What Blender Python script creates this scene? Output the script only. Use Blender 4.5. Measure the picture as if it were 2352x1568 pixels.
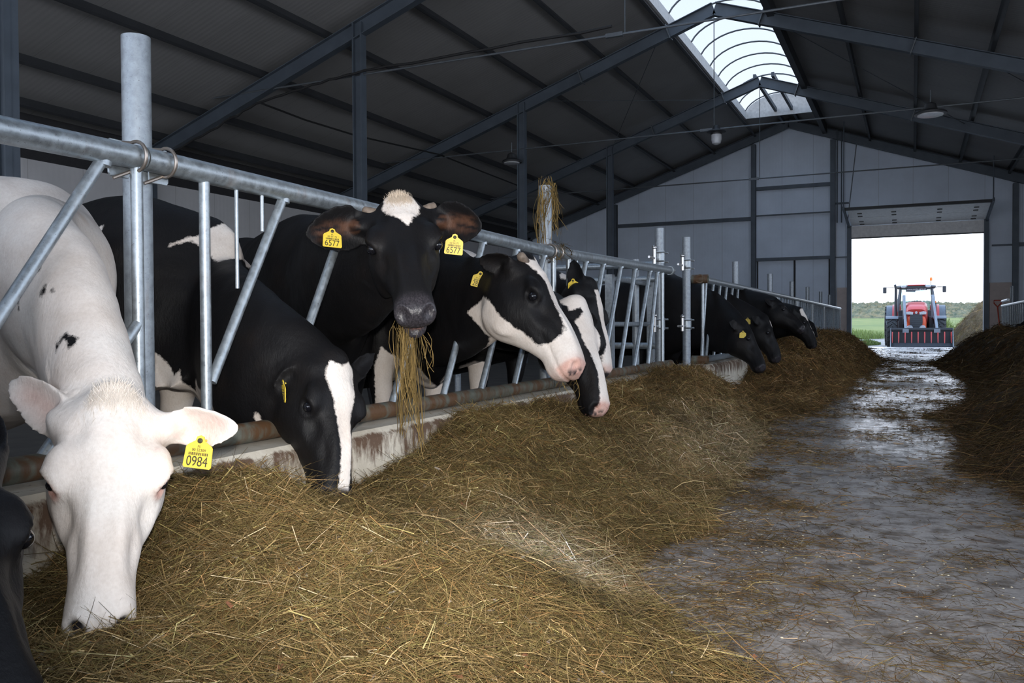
import bpy, bmesh, math, random
import numpy as np
from mathutils import Vector, Matrix

for o in list(bpy.data.objects): bpy.data.objects.remove(o)
SC = bpy.context.scene
COL = SC.collection

# ------------------------------------------------------------------ camera
FPX, PW, PH = 1954.0, 2352.0, 1568.0
YAW, PITCH, ROLL, CAMH = 0.44005917, -0.01831864, -0.00493004, 0.79
def _rot():
    cy, sy, cp, sp = math.cos(YAW), math.sin(YAW), math.cos(PITCH), math.sin(PITCH)
    f = np.array([-sy*cp, cy*cp, sp]); r = np.array([cy, sy, 0.0]); u = np.cross(r, f)
    cr, sr = math.cos(ROLL), math.sin(ROLL)
    return np.array([cr*r+sr*u, -sr*r+cr*u, f])
RC = _rot(); CP = np.array([0, 0, CAMH])
def at(px, py, d):
    """point at depth d (metres along the view axis) seen at pixel px,py"""
    return CP + RC.T @ (np.array([(px-PW/2)/FPX, -(py-PH/2)/FPX, 1.0])*d)
def onx(px, py, X):
    w = RC.T @ np.array([(px-PW/2)/FPX, -(py-PH/2)/FPX, 1.0]); return CP + w*(X-CP[0])/w[0]
def ony(px, py, Y):
    w = RC.T @ np.array([(px-PW/2)/FPX, -(py-PH/2)/FPX, 1.0]); return CP + w*(Y-CP[1])/w[1]
def onz(px, py, Z):
    w = RC.T @ np.array([(px-PW/2)/FPX, -(py-PH/2)/FPX, 1.0]); return CP + w*(Z-CP[2])/w[2]

cam = bpy.data.cameras.new('camera'); cam.lens = FPX/PW*36; cam.sensor_width = 36; cam.clip_end = 2000; cam.clip_start = 0.05
co = bpy.data.objects.new('camera', cam); COL.objects.link(co)
m = Matrix.Identity(4)
for i in range(3):
    m[i][0] = RC[0][i]; m[i][1] = RC[1][i]; m[i][2] = -RC[2][i]; m[i][3] = CP[i]
co.matrix_world = m; SC.camera = co

# ------------------------------------------------------------------ light and exposure
SC.view_settings.view_transform = 'Standard'; SC.view_settings.look = 'None'
SC.view_settings.gamma = 1.0; SC.view_settings.use_curve_mapping = False
SC.view_settings.exposure = 0.0
SC.cycles.use_denoising = True
SC.cycles.max_bounces = 8; SC.cycles.diffuse_bounces = 4; SC.cycles.transparent_max_bounces = 12
SC.cycles.sample_clamp_indirect = 6.0
SC.cycles.caustics_reflective = False; SC.cycles.caustics_refractive = False

W = bpy.data.worlds.new('sky'); SC.world = W; W.use_nodes = True
nt = W.node_tree; nt.nodes.clear()
tc = nt.nodes.new('ShaderNodeTexCoord'); sx = nt.nodes.new('ShaderNodeSeparateXYZ')
rmp = nt.nodes.new('ShaderNodeValToRGB'); bg = nt.nodes.new('ShaderNodeBackground'); out = nt.nodes.new('ShaderNodeOutputWorld')
nt.links.new(tc.outputs['Generated'], sx.inputs[0]); nt.links.new(sx.outputs['Z'], rmp.inputs[0])
rmp.color_ramp.elements[0].position = 0.0; rmp.color_ramp.elements[0].color = (0.86, 0.90, 1.0, 1)
rmp.color_ramp.elements[1].position = 0.75; rmp.color_ramp.elements[1].color = (0.46, 0.66, 1.0, 1)
e = rmp.color_ramp.elements.new(0.22); e.color = (0.74, 0.84, 1.0, 1)
SKY = 3.6
nt.links.new(rmp.outputs[0], bg.inputs[0]); bg.inputs[1].default_value = SKY; nt.links.new(bg.outputs[0], out.inputs[0])

def lamp(name, kind, loc, energy, color=(1, 1, 1)):
    l = bpy.data.lights.new(name, kind); l.energy = energy; l.color = color
    o = bpy.data.objects.new(name, l); COL.objects.link(o); o.location = loc; return o
# the photographer's flash, a small lamp on top of the camera
fl = lamp('camera_flash', 'SPOT', (CP + RC.T @ np.array([0.0, 0.10, 0.0])), 375, (1.0, 0.965, 0.91))
fl.data.spot_size = math.radians(82); fl.data.spot_blend = 0.9; fl.data.shadow_soft_size = 0.02
d = Vector(at(1410, 800, 4.0)) - fl.location
fl.rotation_euler = d.to_track_quat('-Z', 'Y').to_euler()

# ------------------------------------------------------------------ mesh helpers
ORG = {}
class MB:
    def __init__(s): s.v = []; s.f = []
    def add(s, vs, fs):
        n = len(s.v); s.v += [tuple(map(float, p)) for p in vs]; s.f += [tuple(i+n for i in f) for f in fs]; return s
    def box(s, c, size, M=None):
        x, y, z = size[0]/2, size[1]/2, size[2]/2
        P = [Vector((a, b, d)) for a in (-x, x) for b in (-y, y) for d in (-z, z)]
        if M is not None: P = [M @ p for p in P]
        c = Vector(c); P = [p+c for p in P]
        return s.add(P, [(0, 1, 3, 2), (4, 6, 7, 5), (0, 4, 5, 1), (2, 3, 7, 6), (0, 2, 6, 4), (1, 5, 7, 3)])
    def bb(s, lo, hi):
        return s.box([(lo[i]+hi[i])/2 for i in range(3)], [hi[i]-lo[i] for i in range(3)])
    def beam(s, p0, p1, w, h, up=(0, 0, 1)):
        p0, p1 = Vector(p0), Vector(p1); t = p1-p0; L = t.length; t.normalize()
        a = t.cross(Vector(up)); a.normalize(); u = a.cross(t)
        M = Matrix((a, t, u)).transposed()
        return s.box((p0+p1)/2, (w, L, h), M)
    def ibeam(s, p0, p1, w, h, tw=0.012, tf=0.016, up=(0, 0, 1)):
        p0, p1 = Vector(p0), Vector(p1); t = (p1-p0).normalized(); a = t.cross(Vector(up)).normalized(); u = a.cross(t)
        s.beam(p0, p1, tw, h, up); 
        for k in (-1, 1): s.beam(p0+u*k*(h/2-tf/2), p1+u*k*(h/2-tf/2), w, tf, up)
        return s
    def path(s, pts, radii, n=10, caps=True):
        pts = [Vector(p) for p in pts]
        if not hasattr(radii, '__len__'): radii = [radii]*len(pts)
        rings = []; a = None
        for i, p in enumerate(pts):
            t = (pts[min(i+1, len(pts)-1)]-pts[max(i-1, 0)]).normalized()
            if a is None: a = t.orthogonal().normalized()
            else: a = (a-t*a.dot(t)).normalized()
            b = t.cross(a)
            rings.append([p+(a*math.cos(2*math.pi*k/n)+b*math.sin(2*math.pi*k/n))*radii[i] for k in range(n)])
        vs = [q for r in rings for q in r]; fs = []
        for i in range(len(pts)-1):
            for k in range(n):
                fs.append((i*n+k, i*n+(k+1) % n, (i+1)*n+(k+1) % n, (i+1)*n+k))
        if caps:
            fs.append(tuple(range(n-1, -1, -1))); fs.append(tuple((len(pts)-1)*n+k for k in range(n)))
        return s.add(vs, fs)
    def tube(s, p0, p1, r, n=14, r1=None, caps=True):
        return s.path([p0, p1], [r, r if r1 is None else r1], n, caps)
    def hollow(s, p0, p1, r, ri, n=20):
        """pipe with an open bore"""
        p0, p1 = Vector(p0), Vector(p1); t = (p1-p0).normalized(); a = t.orthogonal().normalized(); b = t.cross(a)
        def ring(p, q): return [p+(a*math.cos(2*math.pi*k/n)+b*math.sin(2*math.pi*k/n))*q for k in range(n)]
        vs = ring(p0, r)+ring(p1, r)+ring(p1, ri)+ring(p0, ri); fs = []
        for i in range(4):
            j = (i+1) % 4
            for k in range(n): fs.append((i*n+k, i*n+(k+1) % n, j*n+(k+1) % n, j*n+k))
        return s.add(vs, fs)
    def lathe(s, prof, c, n=24, axis='z', M=None):
        vs = []; 
        for r, h in prof:
            for k in range(n):
                th = 2*math.pi*k/n; p = Vector((r*math.cos(th), r*math.sin(th), h))
                if axis == 'x': p = Vector((h, p.x, p.y))
                if axis == 'y': p = Vector((p.x, h, p.y))
                if M is not None: p = M @ p
                vs.append(p+Vector(c))
        fs = []
        for i in range(len(prof)-1):
            for k in range(n): fs.append((i*n+k, i*n+(k+1) % n, (i+1)*n+(k+1) % n, (i+1)*n+k))
        fs.append(tuple(range(n-1, -1, -1))); fs.append(tuple((len(prof)-1)*n+k for k in range(n)))
        return s.add(vs, fs)
    def prism(s, poly, o, ax, ay, az, t):
        """poly (u,v) extruded by t along az, centred"""
        o, ax, ay, az = Vector(o), Vector(ax), Vector(ay), Vector(az); n = len(poly)
        vs = [o+ax*u+ay*v-az*t/2 for u, v in poly]+[o+ax*u+ay*v+az*t/2 for u, v in poly]
        fs = [tuple(range(n-1, -1, -1)), tuple(range(n, 2*n))]+[(k, (k+1) % n, n+(k+1) % n, n+k) for k in range(n)]
        return s.add(vs, fs)
    def sphere(s, c, r, n=16, sc=(1, 1, 1)):
        prof = [(max(1e-4, r*math.sin(math.pi*i/n)), -r*math.cos(math.pi*i/n)) for i in range(n+1)]
        k = len(s.v); s.lathe(prof, (0, 0, 0), n*2)
        for i in range(k, len(s.v)):
            p = s.v[i]; s.v[i] = (c[0]+p[0]*sc[0], c[1]+p[1]*sc[1], c[2]+p[2]*sc[2])
        return s
    def build(s, name, mat, parent=None, origin=None, smooth=False, bevel=0, recalc=True):
        return mk(name, s.v, s.f, mat, parent, origin, smooth, bevel, recalc)

def mk(name, verts, faces, mat, parent=None, origin=None, smooth=False, bevel=0, recalc=True):
    V = np.array(verts, dtype=float).reshape(-1, 3)
    po = ORG.get(parent.name, np.zeros(3)) if parent else np.zeros(3)
    if origin is None:
        origin = po if parent else np.array([V[:, 0].mean(), V[:, 1].mean(), V[:, 2].min()])
    origin = np.array(origin, float)
    me = bpy.data.meshes.new(name)
    me.from_pydata([tuple(p) for p in (V-origin)], [], faces)
    if recalc:
        b = bmesh.new(); b.from_mesh(me); bmesh.ops.recalc_face_normals(b, faces=b.faces); b.to_mesh(me); b.free()
    if smooth:
        me.polygons.foreach_set('use_smooth', [True]*len(me.polygons))
        if smooth != 'all':
            try: me.set_sharp_from_angle(angle=math.radians(40))
            except Exception: pass
    if mat: me.materials.append(mat)
    o = bpy.data.objects.new(name, me); COL.objects.link(o)
    if parent: o.parent = parent
    o.location = origin-po; ORG[o.name] = origin
    if bevel:
        bv = o.modifiers.new('bevel', 'BEVEL'); bv.width = bevel; bv.segments = 2; bv.limit_method = 'ANGLE'
    return o
def tag(o, label=None, cat=None, group=None, kind=None):
    if label: o['label'] = label
    if cat: o['category'] = cat
    if group: o['group'] = group
    if kind: o['kind'] = kind
    return o
def empty(name, loc, label=None, cat=None, group=None, kind=None):
    o = bpy.data.objects.new(name, None); COL.objects.link(o); o.location = loc; o.empty_display_size = 0.1
    ORG[o.name] = np.array(loc, float); return tag(o, label, cat, group, kind)

# ------------------------------------------------------------------ materials
class NB:
    def __init__(s, name):
        s.m = bpy.data.materials.new(name); s.m.use_nodes = True; s.t = s.m.node_tree; s.t.nodes.clear()
        s.out = s.n('ShaderNodeOutputMaterial'); s.b = s.n('ShaderNodeBsdfPrincipled'); s.l(s.b.outputs[0], s.out.inputs[0])
        s.co = s.n('ShaderNodeTexCoord').outputs['Object']
    def n(s, t, **k):
        x = s.t.nodes.new(t)
        for a, b in k.items(): setattr(x, a, b)
        return x
    def l(s, a, b): s.t.links.new(a, b)
    def noise(s, scale, detail=4, rough=0.55, vec=None, dist=0):
        x = s.n('ShaderNodeTexNoise'); x.inputs['Scale'].default_value = scale; x.inputs['Detail'].default_value = detail
        x.inputs['Roughness'].default_value = rough; x.inputs['Distortion'].default_value = dist
        s.l(vec if vec is not None else s.co, x.inputs['Vector']); return x.outputs['Fac']
    def mapping(s, scale=(1, 1, 1), rot=(0, 0, 0), loc=(0, 0, 0)):
        x = s.n('ShaderNodeMapping'); x.inputs['Scale'].default_value = scale; x.inputs['Rotation'].default_value = rot; x.inputs['Location'].default_value = loc
        s.l(s.co, x.inputs[0]); return x.outputs[0]
    def ramp(s, fac, stops, interp='LINEAR'):
        x = s.n('ShaderNodeValToRGB'); x.color_ramp.interpolation = interp
        els = x.color_ramp.elements
        while len(els) < len(stops): els.new(0.5)
        for e, (p, c) in zip(els, stops):
            e.position = p; e.color = (c, c, c, 1) if not hasattr(c, '__len__') else (*c[:3], 1)
        s.l(fac, x.inputs[0]); return x.outputs[0]
    def mix(s, fac, a, b, mode='MIX'):
        x = s.n('ShaderNodeMix', data_type='RGBA', blend_type=mode)
        for i, v in ((0, fac), (6, a), (7, b)):
            if hasattr(v, 'is_linked') or isinstance(v, bpy.types.NodeSocket): s.l(v, x.inputs[i])
            elif hasattr(v, '__len__'): x.inputs[i].default_value = (*v[:3], 1)
            else: x.inputs[i].default_value = v
        return x.outputs[2]
    def math(s, op, a, b=0.0, clamp=False):
        x = s.n('ShaderNodeMath', operation=op, use_clamp=clamp)
        for i, v in ((0, a), (1, b)):
            if isinstance(v, bpy.types.NodeSocket): s.l(v, x.inputs[i])
            else: x.inputs[i].default_value = v
        return x.outputs[0]
    def attr(s, name, out='Fac'):
        x = s.n('ShaderNodeAttribute'); x.attribute_name = name; return x.outputs[out]
    def set(s, **k):
        for a, v in k.items():
            i = s.b.inputs[a.replace('_', ' ')]
            if isinstance(v, bpy.types.NodeSocket): s.l(v, i)
            elif hasattr(v, '__len__'): i.default_value = (*v[:3], 1)
            else: i.default_value = v
        return s
    def bump(s, h, strength=0.3, dist=0.01):
        x = s.n('ShaderNodeBump'); x.inputs['Strength'].default_value = strength; x.inputs['Distance'].default_value = dist
        s.l(h, x.inputs['Height']); s.l(x.outputs[0], s.b.inputs['Normal']); return s

def plain(name, col, rough=0.6, metal=0.0, var=0.12, scale=12, bump=0.0):
    n = NB(name); f = n.noise(scale)
    c2 = tuple(c*(1-var) for c in col); c3 = tuple(min(1, c*(1+var)) for c in col)
    n.set(Base_Color=n.ramp(f, [(0.3, c2), (0.7, c3)]), Roughness=rough, Metallic=metal)
    if bump: n.bump(n.noise(scale*6), bump, 0.004)
    return n.m

M = {}
def galv(name, rust=0.5, base=(0.42, 0.46, 0.49), metal=0.75, rough=0.42, rc=(0.20, 0.105, 0.045)):
    n = NB(name)
    f1 = n.noise(38, 5, 0.65); f2 = n.noise(160, 3, 0.6); 
    st = n.noise(14, 5, 0.6, n.mapping((1, 1, 0.18)))
    c = n.ramp(f1, [(0.3, tuple(b*0.72 for b in base)), (0.5, base), (0.72, tuple(min(1, b*1.3) for b in base))])
    sp = n.ramp(f2, [(0.30, 1.0), (0.36, 0.0)]); c = n.mix(n.math('MULTIPLY', sp, 0.55), c, (0.10, 0.09, 0.08))
    ru = n.ramp(st, [(0.62-0.06*rust, 0.0), (0.78, 0.75*rust)]); c = n.mix(ru, c, rc)
    n.set(Base_Color=c, Metallic=n.math('SUBTRACT', metal, n.math('MULTIPLY', ru, metal), True), Roughness=n.ramp(f1, [(0.3, rough-0.08), (0.7, rough+0.14)]))
    n.bump(f2, 0.12, 0.002); return n.m
M['galv'] = galv('galvanised_steel', 0.5, (0.37, 0.41, 0.44))
M['galv_post'] = galv('galvanised_post_steel', 0.7, (0.30, 0.335, 0.37), 0.55, 0.5)
M['galv_rust'] = galv('rusty_galvanised_steel', 3.4, (0.15, 0.155, 0.125), 0.4, 0.55, (0.10, 0.050, 0.022))
M['bolt'] = plain('bright_bolt_steel', (0.5, 0.5, 0.5), 0.3, 0.9)
M['ubolt'] = plain('dull_bolt_steel', (0.36, 0.31, 0.27), 0.35, 0.85)
M['frame'] = plain('painted_frame_steel', (0.085, 0.105, 0.13), 0.55, 0.25, 0.15, 3)
M['purlin'] = plain('purlin_steel', (0.052, 0.056, 0.062), 0.6, 0.2, 0.15, 3)
M['cable'] = plain('black_cable', (0.012, 0.012, 0.013), 0.7)
M['rod'] = plain('tie_rod_steel', (0.13, 0.145, 0.16), 0.5, 0.5)

def panels(name, col, axis, width, rough=0.6):
    """sandwich panel sheet: fine ribs and joints"""
    n = NB(name); s = n.n('ShaderNodeSeparateXYZ'); n.l(n.co, s.inputs[0])
    a = s.outputs[axis]
    fr = n.math('FRACT', n.math('DIVIDE', a, width)); j = n.ramp(fr, [(0.0, 1.0), (0.012, 0.0), (0.988, 0.0), (1.0, 1.0)])
    rb = n.math('SINE', n.math('MULTIPLY', a, 2*math.pi/(width/10)))
    f = n.noise(0.9, 5, 0.6)
    c = n.ramp(f, [(0.3, tuple(x*0.9 for x in col)), (0.7, tuple(x*1.06 for x in col))])
    c = n.mix(n.math('MULTIPLY', j, 0.5), c, tuple(x*0.35 for x in col))
    n.set(Base_Color=c, Roughness=rough); n.bump(rb, 0.15, 0.004); return n.m
M['roof'] = panels('roof_sandwich_panel', (0.27, 0.265, 0.26), 1, 1.0)
M['gable'] = panels('gable_sandwich_panel', (0.68, 0.77, 0.90), 0, 1.05)
M['gable_low'] = plain('gable_plinth_concrete', (0.50, 0.43, 0.40), 0.8, 0, 0.12, 4)
M['wallw'] = panels('white_wall_panel', (0.62, 0.62, 0.63), 1, 1.1)
M['dark'] = plain('dark_curtain_and_shade', (0.03, 0.03, 0.033), 0.8)

def concrete():
    n = NB('alley_concrete')
    f = n.noise(1.1, 6, 0.6); g = n.noise(9, 6, 0.65); h = n.noise(70, 4, 0.6)
    s = n.n('ShaderNodeSeparateXYZ'); n.l(n.co, s.inputs[0])
    c = n.ramp(f, [(0.3, (0.25, 0.228, 0.215)), (0.55, (0.345, 0.318, 0.30)), (0.75, (0.425, 0.395, 0.375))])
    dirt = n.ramp(g, [(0.47, 0.0), (0.64, 0.85)]); c = n.mix(dirt, c, (0.085, 0.062, 0.042))
    fine = n.ramp(h, [(0.35, 0.75), (0.65, 1.12)]); c = n.mix(1.0, c, fine, 'MULTIPLY')
    wet = n.noise(0.55, 4, 0.6, n.mapping((1, 0.6, 1), loc=(3.1, 1.7, 0)))
    far = n.ramp(n.math('DIVIDE', s.outputs['Y'], 20.0), [(0.1, 0.0), (0.33, 1.0)])
    w = n.math('MULTIPLY', n.ramp(wet, [(0.36, 0.0), (0.52, 1.0)]), far)
    r = n.math('SUBTRACT', n.ramp(g, [(0.3, 0.5), (0.7, 0.72)]), n.math('MULTIPLY', w, 0.36), True)
    n.set(Base_Color=c, Roughness=r); n.bump(n.math('ADD', g, n.math('MULTIPLY', h, 0.3)), 0.3, 0.012); return n.m
M['floor'] = concrete()
def curbmat():
    n = NB('stained_kerb_concrete'); s = n.n('ShaderNodeSeparateXYZ'); n.l(n.co, s.inputs[0])
    f = n.noise(5, 6, 0.65); g = n.noise(13, 6, 0.7, n.mapping((1, 1, 0.35)))
    c = n.ramp(f, [(0.3, (0.44, 0.385, 0.30)), (0.55, (0.62, 0.56, 0.46)), (0.75, (0.72, 0.67, 0.57))])
    band = n.ramp(s.outputs['Z'], [(0.17, 0.0), (0.31, 0.25), (0.385, 0.30), (0.40, 0.08)])
    k = n.ramp(n.math('ADD', n.math('MULTIPLY', g, 0.75), band), [(0.54, 0.0), (0.66, 0.92)]); c = n.mix(k, c, (0.085, 0.036, 0.014))
    sp = n.ramp(n.noise(48, 3, 0.6), [(0.66, 0.0), (0.72, 0.7)]); c = n.mix(sp, c, (0.16, 0.10, 0.05))
    n.set(Base_Color=c, Roughness=0.8); n.bump(n.noise(60, 5), 0.35, 0.006); return n.m
M['curb'] = curbmat()
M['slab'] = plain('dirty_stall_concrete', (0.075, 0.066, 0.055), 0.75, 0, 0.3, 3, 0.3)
def glass(name, tint, gl=0.06):
    n = NB(name); n.t.nodes.remove(n.b)
    t = n.n('ShaderNodeBsdfTransparent'); t.inputs[0].default_value = (*tint, 1)
    g = n.n('ShaderNodeBsdfGlossy'); g.inputs['Roughness'].default_value = 0.1; g.inputs[0].default_value = (0.9, 0.9, 0.9, 1)
    x = n.n('ShaderNodeMixShader'); x.inputs[0].default_value = gl
    n.l(t.outputs[0], x.inputs[1]); n.l(g.outputs[0], x.inputs[2]); n.l(x.outputs[0], n.out.inputs[0]); return n.m
M['skylight'] = glass('ridge_light_sheet', (0.36, 0.352, 0.335), 0.04)
M['windscreen'] = glass('tractor_window_glass', (0.72, 0.86, 0.88), 0.08)
M['yellow'] = plain('yellow_tag_plastic', (0.72, 0.52, 0.05), 0.5, 0, 0.1, 90)
M['ink'] = plain('black_tag_ink', (0.035, 0.03, 0.012), 0.6)
M['eye'] = plain('wet_dark_eye', (0.006, 0.006, 0.008), 0.04)
M['eyewhite'] = plain('eye_white', (0.5, 0.48, 0.5), 0.2)
M['horn'] = plain('horn_bud', (0.17, 0.13, 0.10), 0.6, 0, 0.3, 60)
M['lampblack'] = plain('lamp_housing', (0.03, 0.032, 0.035), 0.5)
M['lampglass'] = plain('lamp_frosted_cover', (0.55, 0.57, 0.60), 0.25)
M['whiteplastic'] = plain('white_plastic', (0.7, 0.7, 0.7), 0.5)
# ------------------------------------------------------------------ the barn shell
XR, SL, ZS = -3.95, 0.348, 8.06            # ridge, roof slope, inner height of the roof sheet at the ridge
XL, XRW, YB, YG = -14.0, 6.1, -6.0, 31.45  # side walls, rear wall, far gable
def zr(X): return ZS-SL*abs(X-XR)
SKL, SKR, SKY0, SKY1 = -5.08, -2.82, -4.0, 29.2
def struct(o, label=None): o['kind'] = 'structure'; 
def st(o, label=None):
    o['kind'] = 'structure'
    if label: o['label'] = label
    return o
FX0 = -2.17
st(MB().bb((FX0, YB, -0.2), (XRW, YG+0.6, 0.0)).build('floor', M['floor'], origin=(0, 0, 0)), 'grey concrete feeding alley floor scattered with hay')
st(MB().bb((XL, YB, -0.32), (FX0, YG, -0.12)).build('floor', M['slab'], origin=(0, 0, 0)), 'dark dirty concrete floor of the stalls behind the feed fence')
def roofslab(x0, x1, y0, y1, name, lab):
    P = [(x0, zr(x0)), (x1, zr(x1)), (x1, zr(x1)+0.1), (x0, zr(x0)+0.1)]
    return st(MB().prism(P, (0, (y0+y1)/2, 0), (1, 0, 0), (0, 0, 1), (0, 1, 0), y1-y0).build(name, M['roof'], origin=(0, 0, 0)), lab)
roofslab(XL-0.3, SKL, YB, YG+0.3, 'ceiling', 'grey panel underside of the left roof slope')
roofslab(SKR, XRW+0.3, YB, YG+0.3, 'ceiling', 'dark grey panel underside of the right roof slope')
def cap(y0, y1):
    P = [(SKL, zr(SKL)), (XR, ZS), (SKR, zr(SKR)), (SKR, zr(SKR)+.1), (XR, ZS+.1), (SKL, zr(SKL)+.1)]
    return MB().prism(P, (0, (y0+y1)/2, 0), (1, 0, 0), (0, 0, 1), (0, 1, 0), y1-y0).build('ceiling', M['roof'], origin=(0, 0, 0))
st(cap(SKY1, YG+0.3), 'closed ridge between the skylight and the far gable'); st(cap(YB, SKY0), 'closed ridge at the near end')
# gable with the big doorway
DX0, DX1, DZ = -1.95, 2.12, 4.15
def gpiece(xs, z0):
    P = [(xs[0], z0), (xs[-1], z0)]+[(x, zr(x)) for x in reversed(xs)]
    return P
def gable(Y, d0, d1, dz, nm, lab, mat):
    for xs, z0 in (((XL, d0), 0), ((d1, XRW), 0), ((d0, XR, d1) if d0 < XR else (d0, d1), dz)):
        if xs[0] < XR < xs[-1] and XR not in xs: xs = (xs[0], XR, xs[-1])
        st(MB().prism(gpiece(xs, z0-0.2 if z0 == 0 else z0), (0, Y+0.06, 0), (1, 0, 0), (0, 0, 1), (0, 1, 0), 0.12).build(nm, mat, origin=(0, Y, 0)), lab)
gable(YG, DX0, DX1, DZ, 'wall_far', 'pale grey panelled far gable wall', M['gable'])
# the near end of the barn, behind the camera, stands wide open
st(MB().prism([(XL, 4.3), (XRW, 4.3)]+[(x, zr(x)) for x in (XRW, XR, XL)], (0, YB-0.06, 0), (1, 0, 0), (0, 0, 1), (0, 1, 0), 0.12).build('wall_rear', M['gable'], origin=(0, YB, 4.1)), 'rear gable panels beside the open near end')
st(MB().bb((XRW-0.06, YB, -0.3), (XRW+0.06, 13.0, 1.1)).build('wall_right', M['wallw'], origin=(XRW, 0, 0)), 'low right-hand long wall, near half opened up to let in sky light')  # unseen opening added above this low wall to brighten the near barn
st(MB().bb((XRW-0.06, 13.0, -0.3), (XRW+0.06, YG, zr(XRW)+0.02)).build('wall_right', M['wallw'], origin=(XRW, 0, 0)), 'right-hand long wall of the barn')
for X, nm in ((XL, 'wall_left'),):
    sgn = -1 if X < 0 else 1
    st(MB().bb((X-0.06+sgn*0.06, YB, -0.3), (X+0.06+sgn*0.06, YG, 3.75)).build(nm, M['wallw'], origin=(X, 0, 0)), 'white panelled long wall of the barn')
    st(MB().bb((X-0.02+sgn*0.06, YB, 3.75), (X+0.02+sgn*0.06, YG, zr(X)+0.02)).build(nm, M['dark'], origin=(X, 0, 3.75)), 'dark closed curtain above the long wall')
# concrete plinth panels beside the doorway
st(MB().bb((-2.36, YG-0.14, 0), (DX0, YG-0.002, 2.05)).build('wall_plinth', M['gable_low'], origin=(-2.1, YG, 0)), 'pinkish concrete plinth left of the doorway')
st(MB().bb((DX1+0.12, YG-0.14, 0), (2.85, YG-0.002, 2.1)).build('wall_plinth', M['gable_low'], origin=(2.4, YG, 0)), 'concrete plinth right of the doorway')
# gable steel: posts and rails
def gp(x, z1, w=0.16):
    return st(MB().ibeam((x, YG-0.14, 0), (x, YG-0.14, z1), w, 0.2, up=(0, 1, 0)).build('trim_post', M['frame'], origin=(x, YG, 0)), 'steel gable post')
for x in (-10.35, -5.16, -2.5, 2.95): gp(x, zr(x)-0.42)
def girt(x0, x1, z, h=0.12, mat='frame'):
    return st(MB().bb((x0, YG-0.13, z-h/2), (x1, YG-0.002, z+h/2)).build('trim_rail', M[mat], origin=((x0+x1)/2, YG, z)), 'horizontal steel gable rail')
girt(-5.08, -2.58, 5.64); girt(-10.27, -5.24, 4.59, 0.13); girt(-5.08, -2.58, 4.68, 0.035); girt(-5.08, -2.58, 3.11, 0.11); girt(-2.42, -2.02, 3.1, 0.03)
girt(-2.42, -1.99, 4.95, 0.05); girt(2.3, 2.9, 3.3, 0.05); girt(3.02, 6.0, 3.3, 0.12)
st(MB().bb((-3.80, YG-0.06, 0), (-3.74, YG-0.002, 3.05)).build('trim_gap', M['dark'], origin=(-3.77, YG, 0)), 'dark gap between the two closed gable door leaves')
for x in (-5.04, -2.62):
    st(MB().bb((x-0.02, YG-0.05, 0), (x+0.02, YG-0.002, 3.05)).build('trim_gap', M['dark'], origin=(x, YG, 0)), 'dark edge of the closed gable door leaves')
# door jambs, track and the raised sectional door
for x, s in ((DX0-0.02, -1), (DX1+0.02, 1)):
    st(MB().bb((x-0.07, YG-0.2, 0), (x+0.07, YG+0.14, DZ)).build('trim_jamb', M['frame'], origin=(x, YG, 0)), 'dark steel jamb of the big doorway')
door = empty('door_1', (0.1, YG-0.2, 3.73), 'raised white sectional door folded under the roof above the doorway', None, None, 'structure')
m = MB(); m.bb((DX0+0.03, YG-0.16, 3.735), (DX1-0.03, YG-0.1, 4.13)); m.build('panel', M['whiteplastic'], door)
tp0, tp1 = Vector((0.1, YG-0.16, 4.16)), Vector((0.1, YG-2.5, 4.42))
for k in range(2):
    a = tp0.lerp(tp1, k/2+0.005); b = tp0.lerp(tp1, k/2+0.49)
    MB().beam(a, b, 3.98, 0.045).build('panel', M['whiteplastic'], door)
    for X in (-1.55, -0.55, 0.75, 1.75):
        for q in (0.2, 0.55):
            c = a.lerp(b, q); MB().box((X, c.y, c.z-0.035), (0.14, 0.06, 0.025)).build('hinge', M['lampblack'], door)
MB().bb((DX0+0.03, YG-0.17, 3.70), (DX1-0.03, YG-0.09, 3.74)).build('seal', M['lampblack'], door)
MB().beam(tp0.lerp(tp1, 1.0), tp0.lerp(tp1, 1.03), 4.1, 0.09).build('edge', M['lampblack'], door)
for X in (DX0-0.03, DX1+0.03):
    MB().beam((X, YG-0.18, 4.12), (X, YG-2.75, 4.44), 0.06, 0.1).build('track', M['frame'], door)
    MB().tube((X, YG-2.6, 4.42), (X, YG-2.6, zr(X)-0.2), 0.018).build('hanger', M['frame'], door)
for X in (-2.34, -2.2): MB().tube((X, YG-0.4, 4.25), (X, YG-0.4, zr(X)-0.1), 0.022).build('spring_pipe', M['frame'], door)
MB().beam((-1.99, YG-0.6, 4.3), (-1.7, YG-0.6, zr(-1.7)-0.25), 0.03, 0.03, (0, 1, 0)).build('hanger', M['frame'], door)

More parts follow.
